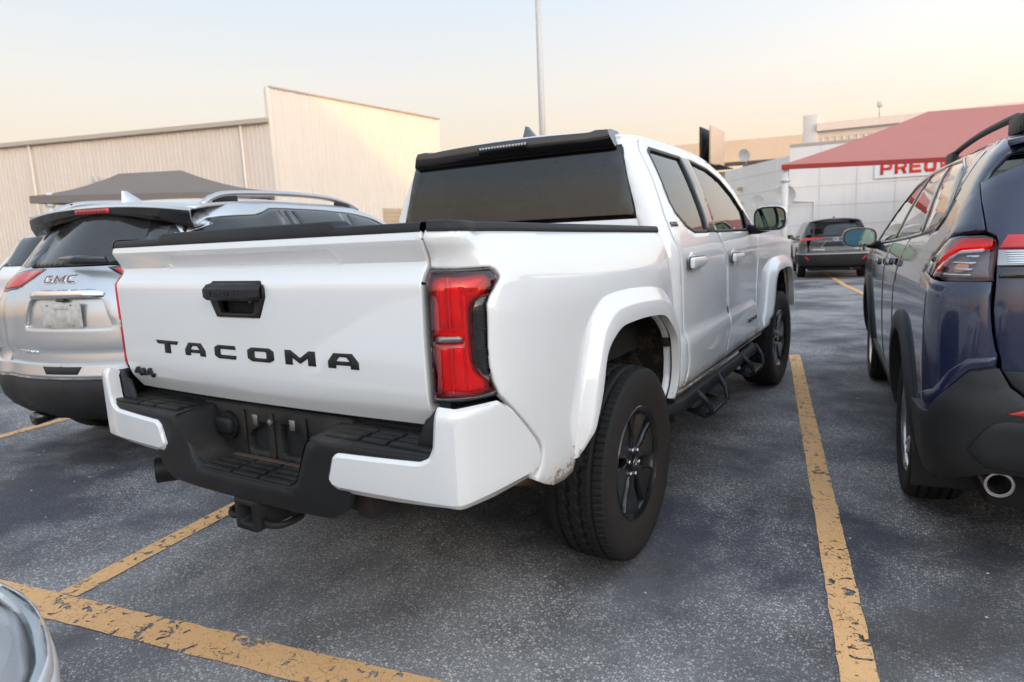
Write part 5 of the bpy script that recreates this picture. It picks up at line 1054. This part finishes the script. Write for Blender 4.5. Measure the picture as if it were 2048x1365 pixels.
# ---------- dark grey suv farther up the aisle ----------
def build_grey():
    S = HIGS; P = M['grey']; T = thing('suv', 'dark grey suv seen from behind, parked far up the aisle before the white building', 'suv', (-.2227, 19.315, -.264), .19)
    win = [(-.28,1.585),(-.52,1.44),(-.50,1.30),(-.40,1.235),(.4,1.20),(1.2,1.165),(2.2,1.12),(2.5,1.11),(2.3,1.26),(2.0,1.43),(1.65,1.565),(1.2,1.625),(.6,1.64),(.2,1.635)]
    gap = [(-.66,1.45),(-.80,1.34),(-.90,1.24),(-1.0,1.16),(-1.10,1.08),(-1.14,.98),(-1.16,.86)]
    shell_car(T, S, P, 2.85, 1.2, gap, win, -.62, ra=.44, wr=.375, ww=.235, rim=.25, style='alloy_five', mirz=1.12, mirbody=M['gloss'], doors=(.55,1.3,2.4), fronty=3.6, clad=True)
    roofset(T, S, P, -.62, 1.40, 2.6, 0, 3.6); front_closure(T, S, 0, P); inside(T)
    for pane in ([(-.22,1.58),(-.48,1.44),(-.46,1.31),(-.37,1.25),(.35,1.215),(.40,1.62),(.1,1.615)], [(.5,1.62),(.45,1.21),(1.15,1.18),(1.18,1.61)], [(1.28,1.60),(1.25,1.175),(2.40,1.13),(2.22,1.27),(1.95,1.42),(1.62,1.545)]): panel('side_window', pane, S.side, M['sglass'], T, res=.08, off=.001, rim=.004, bev=.001, sym=True)
    hx = lambda z: float(np.interp(z, [.78,.90,1.05,1.15,1.27,1.45,1.62], [.68,.70,.66,.62,.62,.58,.54]))
    zs = np.linspace(.78, 1.235, 10); H = panel('hatch', [(-hx(z), z) for z in zs[::-1]]+[(hx(z), z) for z in zs], S.rear, P, T, res=.05, off=.002, rim=.02, bev=.003)
    panel('rear_glass', [(-hx(z), z) for z in np.linspace(1.63, 1.245, 8)]+[(hx(z), z) for z in np.linspace(1.245, 1.63, 8)], S.rear, M['sglass'], T, res=.08, off=.002, rim=.01, bev=.003)
    rows = []
    for x in np.linspace(-.62, .62, 16): e = abs(x)/.62; b = -.80+.08*e**3; zt = 1.715-.05*e**2.2; rows.append([(x, b+.22, zt+.01), (x, b+.04, zt), (x, b, zt-.016), (x, b+.02, zt-.045), (x, b+.14, zt-.06)])
    SP = loft('spoiler', rows, P, T, angle=40, flip=True); box('brake_lamp', (-.14, -.806, 1.672), (.14, -.78, 1.694), M['reddark'], SP, bev=.004)
    panel('tail_lamp', [(-.70,1.12),(-.86,1.175),(-1.05,1.195),(-1.28,1.195),(-1.50,1.172),(-1.44,1.145),(-1.20,1.13),(-1.02,1.105),(-.86,1.10)], S.side, M['reflr'], T, res=.05, off=.012, rim=.02, bev=.005, sym=True)
    panel('hatch_shelf', [(-.62,1.03),(-.40,1.125),(.40,1.125),(.62,1.03),(.55,1.145),(-.55,1.145)], S.rear, P, H, res=.06, off=.02, rim=.02, bev=.006); panel('plate_area', rnd([(-.36,.93),(.36,.93),(.25,1.075),(-.25,1.075)], .02, 3), S.rear, M['clad'], H, res=.08, off=.006, rim=.006, bev=.003)
    panel('plate_frame', rnd([(-.38,.915),(.38,.915),(.27,1.09),(-.27,1.09)], .02, 3), S.rear, M['steel'], H, holes=[rnd([(-.355,.93),(.355,.93),(.25,1.075),(-.25,1.075)], .02, 3)], res=.08, off=.008, rim=.006, bev=.002)
    for a, b in ((.075, .05), (.03, .05)): tube('emblem', [(a*math.cos(t), float(S.rear(0, 1.135)[1])-.02, 1.135+b*.75*math.sin(t)) for t in np.linspace(0, 6.283, 20, endpoint=False)], .007, M['chrome'], H, 6, closed=True)
    letters('HIGHLANDER', cells(-.60,-.27,10,.15), .838, .868, S.rear, M['chrome'], H, off=.008, rim=.008, bev=.001, name='badge_letter'); letters('VE' if False else 'LE', cells(.50,.58,2,.2), .838, .866, S.rear, M['chrome'], H, off=.008, rim=.008, bev=.001, name='badge_letter')
    def band(nm, prof, m_):
        ts = np.concatenate([np.linspace(-.46, -.95, 14), np.linspace(-1.0, -1.76, 12)]); rows = []
        for z, of in prof: q_ = S.side(ts, np.full(len(ts), z)); N = normals(S.side, ts, np.full(len(ts), z)); q_ = q_+N*of; rows.append(np.vstack([q_, q_[::-1]*np.array([-1., 1, 1])]))
        return loft(nm, rows, m_, T, angle=40)
    band('bumper', [(.79, -.02), (.785, .02), (.76, .03), (.735, .03)], P); band('bumper_strip', [(.735, .03), (.732, .036), (.722, .036), (.718, .026)], M['steel']); band('lower_bumper', [(.72, .028), (.60, .03), (.48, .025), (.40, .01), (.36, -.06)], M['clad'])
    for s in (1, -1): panel('reflector', [(s*.66,.56),(s*.76,.66),(s*.80,.66),(s*.72,.56)], lambda u, v: S.rear(u, v)+np.array([0, -.03, 0]), M['reflr'], T, res=.06, off=.006, rim=.01, bev=.003); 
    tube('exhaust_tip', [(.42, -.7, .30), (.43, -1.0, .29)], .04, M['rust'], T, 12); fin(T, (0, -.4, 1.725), P); return T
# ---------- plain white cars ----------
def build_white_suv(label, loc, rz):
    S = HIGS; P = M['white2']; T = thing('parked_car', label, 'car', loc, rz)
    win = [(-.28,1.585),(-.52,1.44),(-.50,1.30),(-.40,1.235),(.4,1.20),(1.2,1.165),(2.2,1.12),(2.5,1.11),(2.3,1.26),(2.0,1.43),(1.65,1.565),(1.2,1.625),(.6,1.64),(.2,1.635)]
    gap = [(-.66,1.45),(-.80,1.34),(-.90,1.24),(-1.0,1.16),(-1.10,1.08),(-1.14,.98),(-1.16,.86)]
    shell_car(T, S, P, 2.85, 1.2, gap, win, -.62, ra=.44, wr=.375, ww=.235, rim=.25, style='alloy_five', mirz=1.12, doors=(.55,1.3,2.4), fronty=3.6)
    roofset(T, S, P, -.62, 1.40, 2.6, 0, 3.6, 'dglass'); front_closure(T, S, 0, P)
    panel('side_window', win, S.side, M['dglass'], T, res=.08, off=.001, rim=.004, bev=.001, sym=True)
    panel('hatch', [(-.66,.60),(.66,.60),(.62,1.235),(-.62,1.235)], S.rear, P, T, res=.06, off=.002, rim=.02, bev=.003); panel('rear_glass', [(-.62,1.245),(.62,1.245),(.54,1.65),(-.54,1.65)], S.rear, M['dglass'], T, res=.08, off=.002, rim=.01, bev=.003)
    panel('tail_lamp', [(-.75,1.02),(-1.10,1.02),(-1.14,1.17),(-.86,1.175)], S.side, M['reflr'], T, res=.06, off=.012, rim=.02, bev=.005, sym=True); panel('bumper', [(-.46,.36),(-.46,.60),(-1.75,.60),(-1.75,.36)], S.side, P, T, res=.06, off=.02, rim=.03, bev=.006, sym=True)
    fin(T, (0, -.35, 1.725), P); return T
def build_white_sedan(loc, rz):
    S = SEDS; P = M['white2']; T = thing('sedan', 'white car nosed up to the yellow line with a clear headlamp', 'car', loc, rz)
    win = [(-.12,1.17),(-.30,1.08),(-.20,1.03),(.5,1.0),(1.2,.985),(1.95,.975),(2.05,.985),(1.75,1.13),(1.45,1.25),(1.1,1.325),(.7,1.345),(.35,1.325)]
    gap = [(-.45,1.04),(-.75,.96),(-1.0,.93),(-1.1,.85),(-1.12,.70)]
    shell_car(T, S, P, 2.70, 1.0, gap, win, -.35, ra=.385, wr=.335, ww=.215, rim=.225, style='alloy_five', mirz=.99, doors=(.42,1.1,2.0), fronty=3.28, clad=False, sill=.32)
    roofset(T, S, P, .15, 1.25, 2.2, 0, 3.45); panel('rear_screen', [(-.95,-.55),(.95,-.55),(.95,.14),(-.95,.14)], S.top, M['dglass'], T, res=.1, rim=.01, bev=.003); panel('boot_lid', [(-1,-.94),(1,-.94),(1,-.56),(-1,-.56)], S.top, P, T, res=.1, rim=.02, bev=.004); panel('rear_bumper', [(-.7,.25),(.7,.25),(.7,.90),(-.7,.90)], S.rear, P, T, res=.1, rim=.03, bev=.006)
    # nose: bumper wraps round to the wheel, headlamp swept back into the fender
    lamp = [(2.98,.745),(3.16,.792),(3.40,.778),(3.62,.752),(3.78,.705),(3.76,.62),(3.60,.57),(3.40,.575),(3.18,.64)]
    inner = ins(lamp, .032)
    panel('headlamp_surround', lamp, S.side, P, T, holes=[inner], res=.03, off=.001, rim=.02, bev=.004, sym=True)
    panel('headlamp', ins(lamp, .022), S.side, M['refl'], T, res=.04, off=-.03, rim=.02, bev=0, sym=True)
    panel('headlamp_lens', inner, S.side, M['cglass'], T, res=.03, off=.002, rim=.02, bev=.006, sym=True)
    panel('headlamp_trim', [(3.16,.715),(3.26,.735),(3.42,.728),(3.60,.705),(3.60,.690),(3.42,.712),(3.26,.72)], S.side, M['chrome'], T, res=.04, off=-.008, rim=.008, bev=.002, sym=True)
    nose = [(3.095,.46),(3.10,.70),(2.99,.735),(3.17,.630),(3.40,.565),(3.60,.560),(3.77,.61),(4.3,.645),(4.3,.22),(3.3,.22),(3.15,.30)]
    panel('front_bumper', nose, S.side, P, T, res=.05, off=.0, rim=.03, bev=.006, sym=True)
    fend = [(3.26,.80),(3.42,.79),(3.62,.765),(3.78,.722),(3.78,.66),(4.3,.66),(4.3,.70),(3.78,.73)]
    return T
# ---------- the place around the lot ----------
def siding(name, col, streak=.5, rust=0.):
    m = mat(name, col, .6, spec=.4); t = NT(m); p = t.pos((1, 1, 1)); ps = t.pos((3.0, 3.0, .25)); n = t.noise(ps, 1.2, 5, .65); b = t.noise(p, .25, 4)
    c = t.mix(t.math('MULTIPLY', t.ramp(n, [(.42, 0.), (.75, 1.)]), streak), col, (col[0]*.72, col[1]*.66, col[2]*.58)); c = t.mix(t.math('MULTIPLY', t.ramp(b, [(.45, 0.), (.7, 1.)]), .25), c, (col[0]*.85, col[1]*.83, col[2]*.8)); t.base(c); return m
M['beige'] = siding('beige_steel_siding', (.66, .585, .52), .30); M['cream'] = siding('cream_steel_siding', (.72, .64, .56), .22); M['trim'] = mat('beige_trim', (.42, .37, .31), .6); M['tan'] = mat('tan_roller_door', (.48, .36, .24), .6)
M['wallwhite'] = siding('white_panel_wall', (.80, .775, .745), .2); M['joint'] = mat('panel_joint', (.66, .64, .615), .8); M['concrete'] = siding('pale_concrete', (.52, .44, .35), .35); M['signred'] = mat('red_sign_letters', (.62, .035, .025), .45); M['signwhite'] = mat('white_sign_board', (.80, .80, .79), .5)
def fabric(name, col):
    m = mat(name, col, .85, spec=.2); t = NT(m); p = t.pos(); n = t.noise(p, 1.0, 4); t.base(t.mix(t.math('MULTIPLY', n, .5), col, tuple(v*.8 for v in col))); t.bump(t.noise(p, 90, 2), .2, .01)
    tl = t.add('ShaderNodeBsdfTranslucent', {'Color': (*[min(1, v*1.2) for v in col], 1)}); mx = t.add('ShaderNodeMixShader', {0: .25, 1: t.b.outputs[0], 2: tl.outputs[0]}); t.l.new(mx.outputs[0], t.out.inputs[0]); return m
M['redcloth'] = fabric('red_shade_cloth', (.60, .25, .215)); M['greycloth'] = fabric('grey_shade_cloth', (.25, .22, .20)); M['postwhite'] = mat('white_post_paint', (.68, .66, .63), .5); M['polegrey'] = mat('galvanised_pole', (.55, .53, .51), .5, .2)
def corrug(name, a, b, z0, z1, m, parent, pitch=.30, depth=.04, ztop=None):
    """vertical ribbed steel sheet from a to b (plan points); ztop(f) lets the top slope"""
    a = np.array(a, float); b = np.array(b, float); L = np.linalg.norm(b-a); d = (b-a)/L; n = np.array([d[1], -d[0]]); k = int(L/pitch); P = []
    for i in range(k):
        for f, h in ((0, 0), (.62, 0), (.72, 1), (.9, 1)): s = (i+f)*pitch; P.append((s, h*depth))
    P.append((L, 0)); zt = ztop or (lambda f: z1)
    rows = [[(*(a+d*s+n*h), z0) for s, h in P], [(*(a+d*s+n*h), zt(s/L)) for s, h in P]]
    return loft(name, rows, m, parent, smooth=False)
def wallbox(name, a, b, z0, z1, th, m, parent=None, bev=.01, side=1):
    """box along plan line a-b, thickness th to the right of it (side=1) or left"""
    a = np.array(a, float); b = np.array(b, float); L = np.linalg.norm(b-a); ang = math.atan2(*(b-a)[::-1])
    lo, hi = (0, (-th if side > 0 else 0), z0), (L, (0 if side > 0 else th), z1)
    return box(name, lo, hi, m, parent, bev=bev, seg=1, M=Matrix.Translation((a[0], a[1], 0)) @ Matrix.Rotation(ang, 4, 'Z'))
def hip_canopy(name, label, corners, ridge, m, posts, pz, grp=None, drop=.22, sag=.12, val=None):
    """shade-cloth canopy: four eave corners (near-left, near-right, far-right, far-left) and two ridge points"""
    T = thing(name, label, 'canopy', (0, 0, 0), 0, grp); c = [np.array(p, float) for p in corners]; r = [np.array(p, float) for p in ridge]
    def sheet(P, nm='cloth'):   # bilinear patch with a little sag
        P = [np.array(p, float) for p in P]; rows = []
        for v in np.linspace(0, 1, 9): rows.append([((1-u)*(1-v))*P[0]+u*(1-v)*P[1]+u*v*P[2]+(1-u)*v*P[3]-np.array([0, 0, sag*4*v*(1-v)]) for u in np.linspace(0, 1, 9)])
        return loft(nm, rows, m, T, angle=60)
    sheet([c[0], c[1], r[1], r[0]]); sheet([c[2], c[3], r[0], r[1]]); sheet([c[3], c[0], r[0], r[0]]); sheet([c[1], c[2], r[1], r[1]])
    for i in range(4):
        a, b = c[i], c[(i+1) % 4]; dz = np.array([0, 0, drop]); loft('valance', [np.linspace(a, b, 12), np.linspace(a-dz, b-dz, 12)], val or m, T); tube('eave_pipe', [a+(np.mean(c, axis=0)-a)*.04-dz*.3, b+(np.mean(c, axis=0)-b)*.04-dz*.3], .04, M['postwhite'], T, 8)
    for x, y, zb in posts: tube('post', [(x, y, zb), (x, y, pz)], .09, M['postwhite'], T, 14); tube('post_collar', [(x, y, pz-.42), (x, y, pz-.34)], .13, M['postwhite'], T, 14)
    return T
def gz(y): return -float(np.interp(y, [5, 25, 60, 200], [0, .37, .44, .44]))
# warehouse: ribbed wing and tall gable block
WH = thing('warehouse', 'long beige ribbed steel warehouse with a taller cream block at its corner', 'warehouse')
A = np.array((-32.75, 26.2)); Bq = np.array((-31.93, 42.6)); dw = np.array((-.951, -.308)); Wl = A+dw*64
corrug('wing_wall', Wl, A, -.5, 9.05, M['beige'], WH, .32, .05); corrug('block_wall', A+np.array((.05, .0)), Bq, -.5, 11.15, M['cream'], WH, .36, .04)
for f0 in range(3): pass
wallbox('eave_gutter', Wl, A, 9.02, 9.32, .35, M['trim'], WH, .03); wallbox('parapet_cap', A, Bq, 11.13, 11.24, .14, M['trim'], WH)
box('corner_trim', (A[0]-.12, A[1]-.10, -.5), (A[0]+.12, A[1]+.16, 11.22), M['cream'], WH, bev=.02)
nb = np.array((dw[1], -dw[0]))
mesh_obj('roof', [(*A, 9.25), (*Wl, 9.25), (*(Wl+nb*30), 8.0), (*(A+nb*30), 8.0)], [(0, 1, 2, 3)], M['trim'], WH, False)
wallbox('block_core', A+np.array((-.02, .05)), Bq+np.array((-.02, 0)), -.5, 11.12, .35, M['cream'], WH, side=-1)
for s in (2.0, 18.6, 27.6, 40, 52):
    q = A+dw*s; n = np.array((-dw[1], dw[0]))*-1; n = np.array((.308, -.951)); p = q+n*.16; tube('downspout', [(*p, -.4), (*p, 9.05)], .09, M['cream'], WH, 8)
aw0 = Wl; wallbox('awning', aw0+np.array((.308, -.951))*2.2, A+dw*27.5+np.array((.308, -.951))*2.2, 4.15, 4.6, 2.2, M['trim'], WH, .03, side=-1)
for s in range(29, 62, 4): q = A+dw*s+np.array((.308, -.951))*1.9; box('awning_column', (q[0]-.25, q[1]-.25, -.5), (q[0]+.25, q[1]+.25, 4.15), M['concrete'], WH, bev=.02)
wallbox('dark_recess_sheet', Wl+np.array((.308, -.951))*.12, A+dw*28+np.array((.308, -.951))*.12, .2, 3.6, .06, M['dark'], WH)  # flat dark sheet stands in for the shaded recess under the awning
dv = (Bq-A)/np.linalg.norm(Bq-A); wallbox('roller_door', A+dv*9.2, A+dv*12.6, -.3, 3.9, .09, M['tan'], WH)
for k in range(12): z = .0+k*.32; wallbox('door_slat', A+dv*9.3, A+dv*12.5, z, z+.27, .12, M['tan'], WH, .02)
box('wall_lamp', (-45.4, 21.6, 6.2), (-45.1, 21.9, 6.6), M['polegrey'], WH)
# grey canopy in front of it
hip_canopy('shade_canopy', 'low grey shade cloth canopy in front of the beige warehouse', [(-21.0, 7.3, 3.20), (-17.4, 13.1, 3.30), (-20.6, 16.0, 3.45), (-24.4, 11.0, 3.35)], [(-20.7, 9.9, 3.98), (-19.9, 11.6, 4.12)], M['greycloth'], [(-20.9, 7.8, -.2), (-18.0, 12.9, -.3), (-23.9, 11.0, -.3), (-20.5, 15.5, -.3)], 3.3)
# white office building with the sign
OB = thing('sales_building', 'white panelled sales building with red lettered sign under the red canopy', 'building')
g0 = -.42; P0 = np.array((-3.3, 31.7)); P1 = np.array((24, 35.5)); PL = np.array((-7.7, 37.6))
wallbox('front_wall', P0, P1, g0, 4.9, .3, M['wallwhite'], OB, side=-1); wallbox('side_wall', PL, P0, g0, 4.55, .3, M['wallwhite'], OB, side=-1); wallbox('parapet', P0, P1, 4.9, 5.05, .36, M['trim'], OB, side=-1)
d01 = (P1-P0)/np.linalg.norm(P1-P0); n01 = np.array((d01[1], -d01[0])); dl = (P0-PL)/np.linalg.norm(P0-PL); nl = np.array((dl[1], -dl[0]))
wallbox('back_mass', P0-n01*.4, P1-n01*.4, g0, 4.6, 14, M['wallwhite'], OB, side=-1)
for z in (.35, 1.25, 2.15, 3.05, 3.95): wallbox('panel_joint', P0+n01*.004, P1+n01*.004, z, z+.025, .01, M['joint'], OB, 0)
for s in np.arange(1.3, 22, 1.55): q = P0+d01*s+n01*.005; wallbox('panel_joint', q, q+d01*.025, g0, 4.9, .012, M['joint'], OB, 0)
for z in (1.25, 2.15, 3.05, 3.95): wallbox('panel_joint', PL+nl*.004, P0+nl*.004, z, z+.025, .01, M['joint'], OB, 0)
wallbox('sign_board', P0+d01*3.55+n01*.012, P0+d01*8.6+n01*.012, 3.20, 4.35, .05, M['signwhite'], OB)
sfn = lambda u, v: np.stack([P0[0]+d01[0]*np.asarray(u)+n01[0]*.07, P0[1]+d01[1]*np.asarray(u)+n01[1]*.07, np.asarray(v)], -1)
letters('PREOWNED', cells(3.78, 8.2, 8, .2), 3.36, 3.92, sfn, M['signred'], OB, off=.02, rim=.03, bev=.004, name='sign_letter', res=.3)
for s, z in ((2.3, 3.4), (2.3, 2.6)): q = PL+dl*s+nl*.15; box('camera_dome', (q[0]-.12, q[1]-.12, z-.1), (q[0]+.12, q[1]+.12, z+.1), M['tan'], OB, bev=.06, seg=3)
q = P0+d01*1.1+n01*.05; tube('conduit', [(*q, g0), (*q, 2.35), (*(q-d01*.9), 2.40)], .03, M['wallwhite'], OB, 8)
def dish(loc, r, yaw, pit, lab):
    D = thing('satellite_dish', lab, 'satellite dish', loc)
    Mx = Matrix.Rotation(yaw, 4, 'Z') @ Matrix.Rotation(pit, 4, 'Y'); prof = [(.22*r*(k/6)**2, r*k/6+.001) for k in range(7)]; lathe('reflector', prof+[(p[0]-.012, p[1]) for p in prof[::-1]], M['postwhite'], D, 28, M=Mx)
    tube('feed_arm', [Mx @ Vector((0, 0, -r)), Mx @ Vector((r*.9, 0, -r*.3))], .015, M['polegrey'], D, 6); tube('bracket', [(0, 0, 0), (0, .25, -.15), (0, .3, -.5)], .03, M['polegrey'], D, 8); return D
dish((-5.0, 32.9, 2.55), .33, math.radians(-60), .2, 'small dark-backed satellite dish low on the side of the sales building'); dish((-3.35, 31.15, 2.75), .46, math.radians(-95), .3, 'large round pale satellite dish beside the white canopy post'); dish((-5.8, 33.9, 5.0), .33, math.radians(-110), .3, 'small white satellite dish on the roof edge of the sales building')
# red canopy
M['redunder'] = mat('shaded_underside_red', (.30, .03, .028), .8)  # valance coloured darker to stand for the cloth's shaded underside
hip_canopy('red_shade_canopy', 'large red shade cloth canopy on white posts before the sales building', [(-1.32, 17.13, 2.95), (14.3, 26.1, 2.95), (10.7, 32.6, 3.62), (-.2, 27.0, 3.62)], [(2.06, 22.56, 4.62), (11.2, 26.4, 4.75)], M['redcloth'], [(-1.25, 17.35, gz(17.3)), (14.0, 26.0, gz(26)), (10.6, 32.2, gz(32)), (6.0, 30.2, gz(30))], 2.92, sag=.06, drop=.13, val=M['redunder'])
# light pole
PL_ = thing('light_pole', 'tall slender grey parking lot light pole behind the pickup', 'light pole', (-10.1, 19.8, 0)); tube('pole', [(0, 0, -.3), (0, 0, 6), (0, 0, 12.5)], [.13, .115, .085], M['polegrey'], PL_, 16); tube('base', [(0, 0, -.3), (0, 0, .7)], .3, M['concrete'], PL_, 18); tube('lamp_arm', [(-1.0, 0, 12.3), (1.0, 0, 12.3)], .05, M['polegrey'], PL_, 8)
for s in (-1, 1): box('lamp_head', (s*1.2-.35, -.2, 12.25), (s*1.2+.35, .2, 12.4), M['polegrey'], PL_, bev=.03)
# elevated road
FW = thing('overpass', 'elevated concrete freeway with two deck levels glowing in evening sun', 'overpass')
for za, zb, th, nm, dy in ((15.9, 19.6, 10, 'deck_girder', 0), (19.6, 20.6, .4, 'barrier', 0), (11.2, 14.2, 9, 'deck_girder', 22), (14.2, 15.0, .4, 'barrier', 22)): wallbox(nm, (-120, 124+dy*.6), (60, 162+dy*.6), za*.93, zb*.93, th, M['concrete'], FW, side=-1)
for s in range(8):
    f = s/8; x = -118+f*178; y = 126+f*38; box('pier', (x-1.2, y+3, -.5), (x+1.2, y+6, 15), M['concrete'], FW, bev=.1)
# beige building behind
BB = thing('metal_workshop', 'tan ribbed metal workshop with grey side wall behind the red canopy', 'building'); corrug('front_wall', (-5.1, 57.0), (26, 59.5), -.5, 8.1, M['beige'], BB, .5, .06); wallbox('roof_band', (-5.1, 56.8), (26, 59.3), 8.55, 9.15, .4, M['beige'], BB); wallbox('shadow_gap', (-5.1, 57.1), (26, 59.6), 8.05, 8.6, .15, M['joint'], BB); box('end_wall', (-6.1, 56.6, -.5), (-5.0, 62, 9.9), M['polegrey'], BB, bev=.05)
mesh_obj('side_mass', [(-5.5, 57.5, -.5), (-5.5, 75, -.5), (-5.5, 75, 9), (-5.5, 57.5, 9), (26, 60, 9), (26, 77, 9)], [(0, 3, 2, 1), (3, 4, 5, 2)], M['polegrey'], BB, False)
for s in (1.2, 8.5): box('window', (-5.1+s, 56.95+s*.08, 4.4), (-4.1+s, 57.0+s*.08, 7.4), M['sglass'] if False else M['gloss'], BB, bev=.02)
for i, (x, y) in enumerate(((-.75, 57), (-6.2, 56.5))):
    if i == 0:
        R_ = thing('roof_lamp', 'small lamp on a thin mast above the tan workshop roof', 'lamp', (x, y, 9.15)); tube('mast', [(0, 0, 0), (0, 0, 1.0)], .05, M['polegrey'], R_, 8); box('head', (-.18, -.15, .75), (.18, .15, 1.15), M['polegrey'], R_, bev=.04)
# billboard tower
BT = thing('billboard', 'dark billboard frame seen edge on before the overpass', 'billboard', (-18, 75, 0)); tube('pole', [(0, 0, -.5), (0, 0, 11)], .35, M['concrete'], BT, 14)
for s in (-1, 1): box('panel', (s*.55-.10, -3.0, 8.3), (s*.55+.10, 3.0, 12.3), M['iron'] if s < 0 else M['trim'], BT, bev=.03)
for z in (8.6,): box('catwalk', (-1.6, -3.2, z-.6), (1.6, 3.2, z-.5), M['iron'], BT, bev=.02)
for k in range(5): tube('brace', [(-.5, -2.8+k*1.3, 8.5), (.5, -2.2+k*1.3, 12)], .07, M['iron'], BT, 6)
# tree by the office
def tree(name, label, loc, H, R, seed):
    r = np.random.default_rng(seed); T = thing(name, label, 'tree', loc); V = []; F = []
    tube('trunk', [(0, 0, -.4), (.05, .02, H*.45), (-.05, .05, H*.8)], [.16, .11, .05], M['bark'], T, 8)
    for k in range(7): a = r.uniform(0, 6.28); tube('limb', [(0, 0, H*(.3+.07*k)), (math.cos(a)*R*.35, math.sin(a)*R*.35, H*(.42+.07*k)), (math.cos(a)*R*.7, math.sin(a)*R*.7, H*(.52+.06*k))], [.05, .035, .015], M['bark'], T, 6)
    cl = [(r.normal(0, R*.45), r.normal(0, R*.45), H*r.uniform(.35, 1.0), R*r.uniform(.25, .45)) for _ in range(26)]
    for cx, cy, cz, cr in cl:
        for _ in range(260):
            d = r.normal(size=3); d /= np.linalg.norm(d); q = np.array((cx, cy, cz))+d*cr*r.uniform(.4, 1.0); u = r.normal(size=3); u /= np.linalg.norm(u); w = np.cross(u, d+.01); w /= np.linalg.norm(w)+1e-6; s = r.uniform(.06, .12); i = len(V)
            V += [q-u*s, q+w*s*.45, q+u*s, q-w*s*.45]; F.append((i, i+1, i+2, i+3))
    o = mesh_obj('crown', V, F, M['leaf'], T, False); return T
M['bark'] = mat('bark', (.09, .07, .05), .9)
def leafmat():
    m = mat('leaves', (.05, .075, .025), .6); t = NT(m); p = t.pos(); t.base(t.mix(t.noise(p, 2.5, 3), (.035, .055, .018), (.085, .11, .035))); return m
M['leaf'] = leafmat()
tree('street_tree', 'dark green tree beside the white sales building', (-13.5, 45, gz(45)), 6.2, 1.9, 3); tree('street_tree', 'second dark tree beyond the sales building corner', (-16.2, 52, gz(52)), 7.2, 2.2, 5)
# unseen hall added behind the camera, its roofline shaped to shade the lot
_s = np.array((math.sin(SUN_AZ), math.cos(SUN_AZ))); _p = np.array((-_s[1], _s[0])); HB = thing('unseen_shade_hall', 'unseen pale hall with a stepped roofline, added to shade the lot', 'building')
def hb(p, s): return _s*s+_p*p
prof = [(-90, 24), (11.5, 24), (23.5, 16.2), (90, 16.2)]
V = []; F = []
for p, h in prof:
    for s in (92, 112): a = hb(p, s); V += [(a[0], a[1], -.5), (a[0], a[1], h)]
for i in range(len(prof)-1):
    k = 4*i; F += [(k, k+4, k+5, k+1), (k+1, k+5, k+7, k+3), (k+2, k+3, k+7, k+6)]
F += [(0, 1, 3, 2), (4*len(prof)-4, 4*len(prof)-2, 4*len(prof)-1, 4*len(prof)-3)]
mesh_obj('walls', V, F, M['cream'], HB, False)
# markings
for u in (-9.82, -6.95, -4.087, -1.2207, 1.6456, 4.51): line(u, -1.13, u, 4.53)
line(-14, -1.205, 8, -1.205, .14, .0045)
def fline(a, b, w=.12):
    a = np.array(a, float); b = np.array(b, float); d = (b-a)/np.linalg.norm(b-a); n = np.array((-d[1], d[0]))*w/2; V = []; F = []; k = 40
    for i in range(k+1):
        q = a+(b-a)*i/k
        for s in (1, -1): r = q+n*s; V.append((r[0], r[1], gz(r[1])+.006))
    for i in range(k): F.append((2*i, 2*i+1, 2*i+3, 2*i+2))
    return tag(mesh_obj('parking_line', V, F, M['line'], None, False), kind='structure')
fline((.45, 15.5), (-.6, 21.5)); fline((1.35, 11.2), (.45, 15.5))
build_truck()
build_silver(); build_navy(); build_grey()
build_white_suv('white car with a shark fin beyond the silver suv', (-9.2, 3.0, 0), .22)
build_white_suv('white car half hidden behind the navy suv mirror', (5.6, 27.5, gz(27.5)), -1.2)
build_white_sedan((.25, -5.575, 0), .13)

# loose grit on the asphalt
V = []; F = []
for k in range(420):
    u = RNG.uniform(-3.5, 4.0); v = RNG.uniform(-2.0, 5.0); p = stall(u, v); r = RNG.uniform(.003, .008); i = len(V); a0 = RNG.uniform(0, 6.28)
    for a in range(5): V.append((p[0]+r*math.cos(a0+a*1.257)*RNG.uniform(.6, 1.2), p[1]+r*math.sin(a0+a*1.257)*RNG.uniform(.6, 1.2), .001))
    V.append((p[0], p[1], r*.8)); F += [(i+a, i+(a+1) % 5, i+5) for a in range(5)]
tag(mesh_obj('gravel', V, F, M['concrete'], None, False), 'loose grit and tiny stones scattered on the asphalt', kind='stuff')
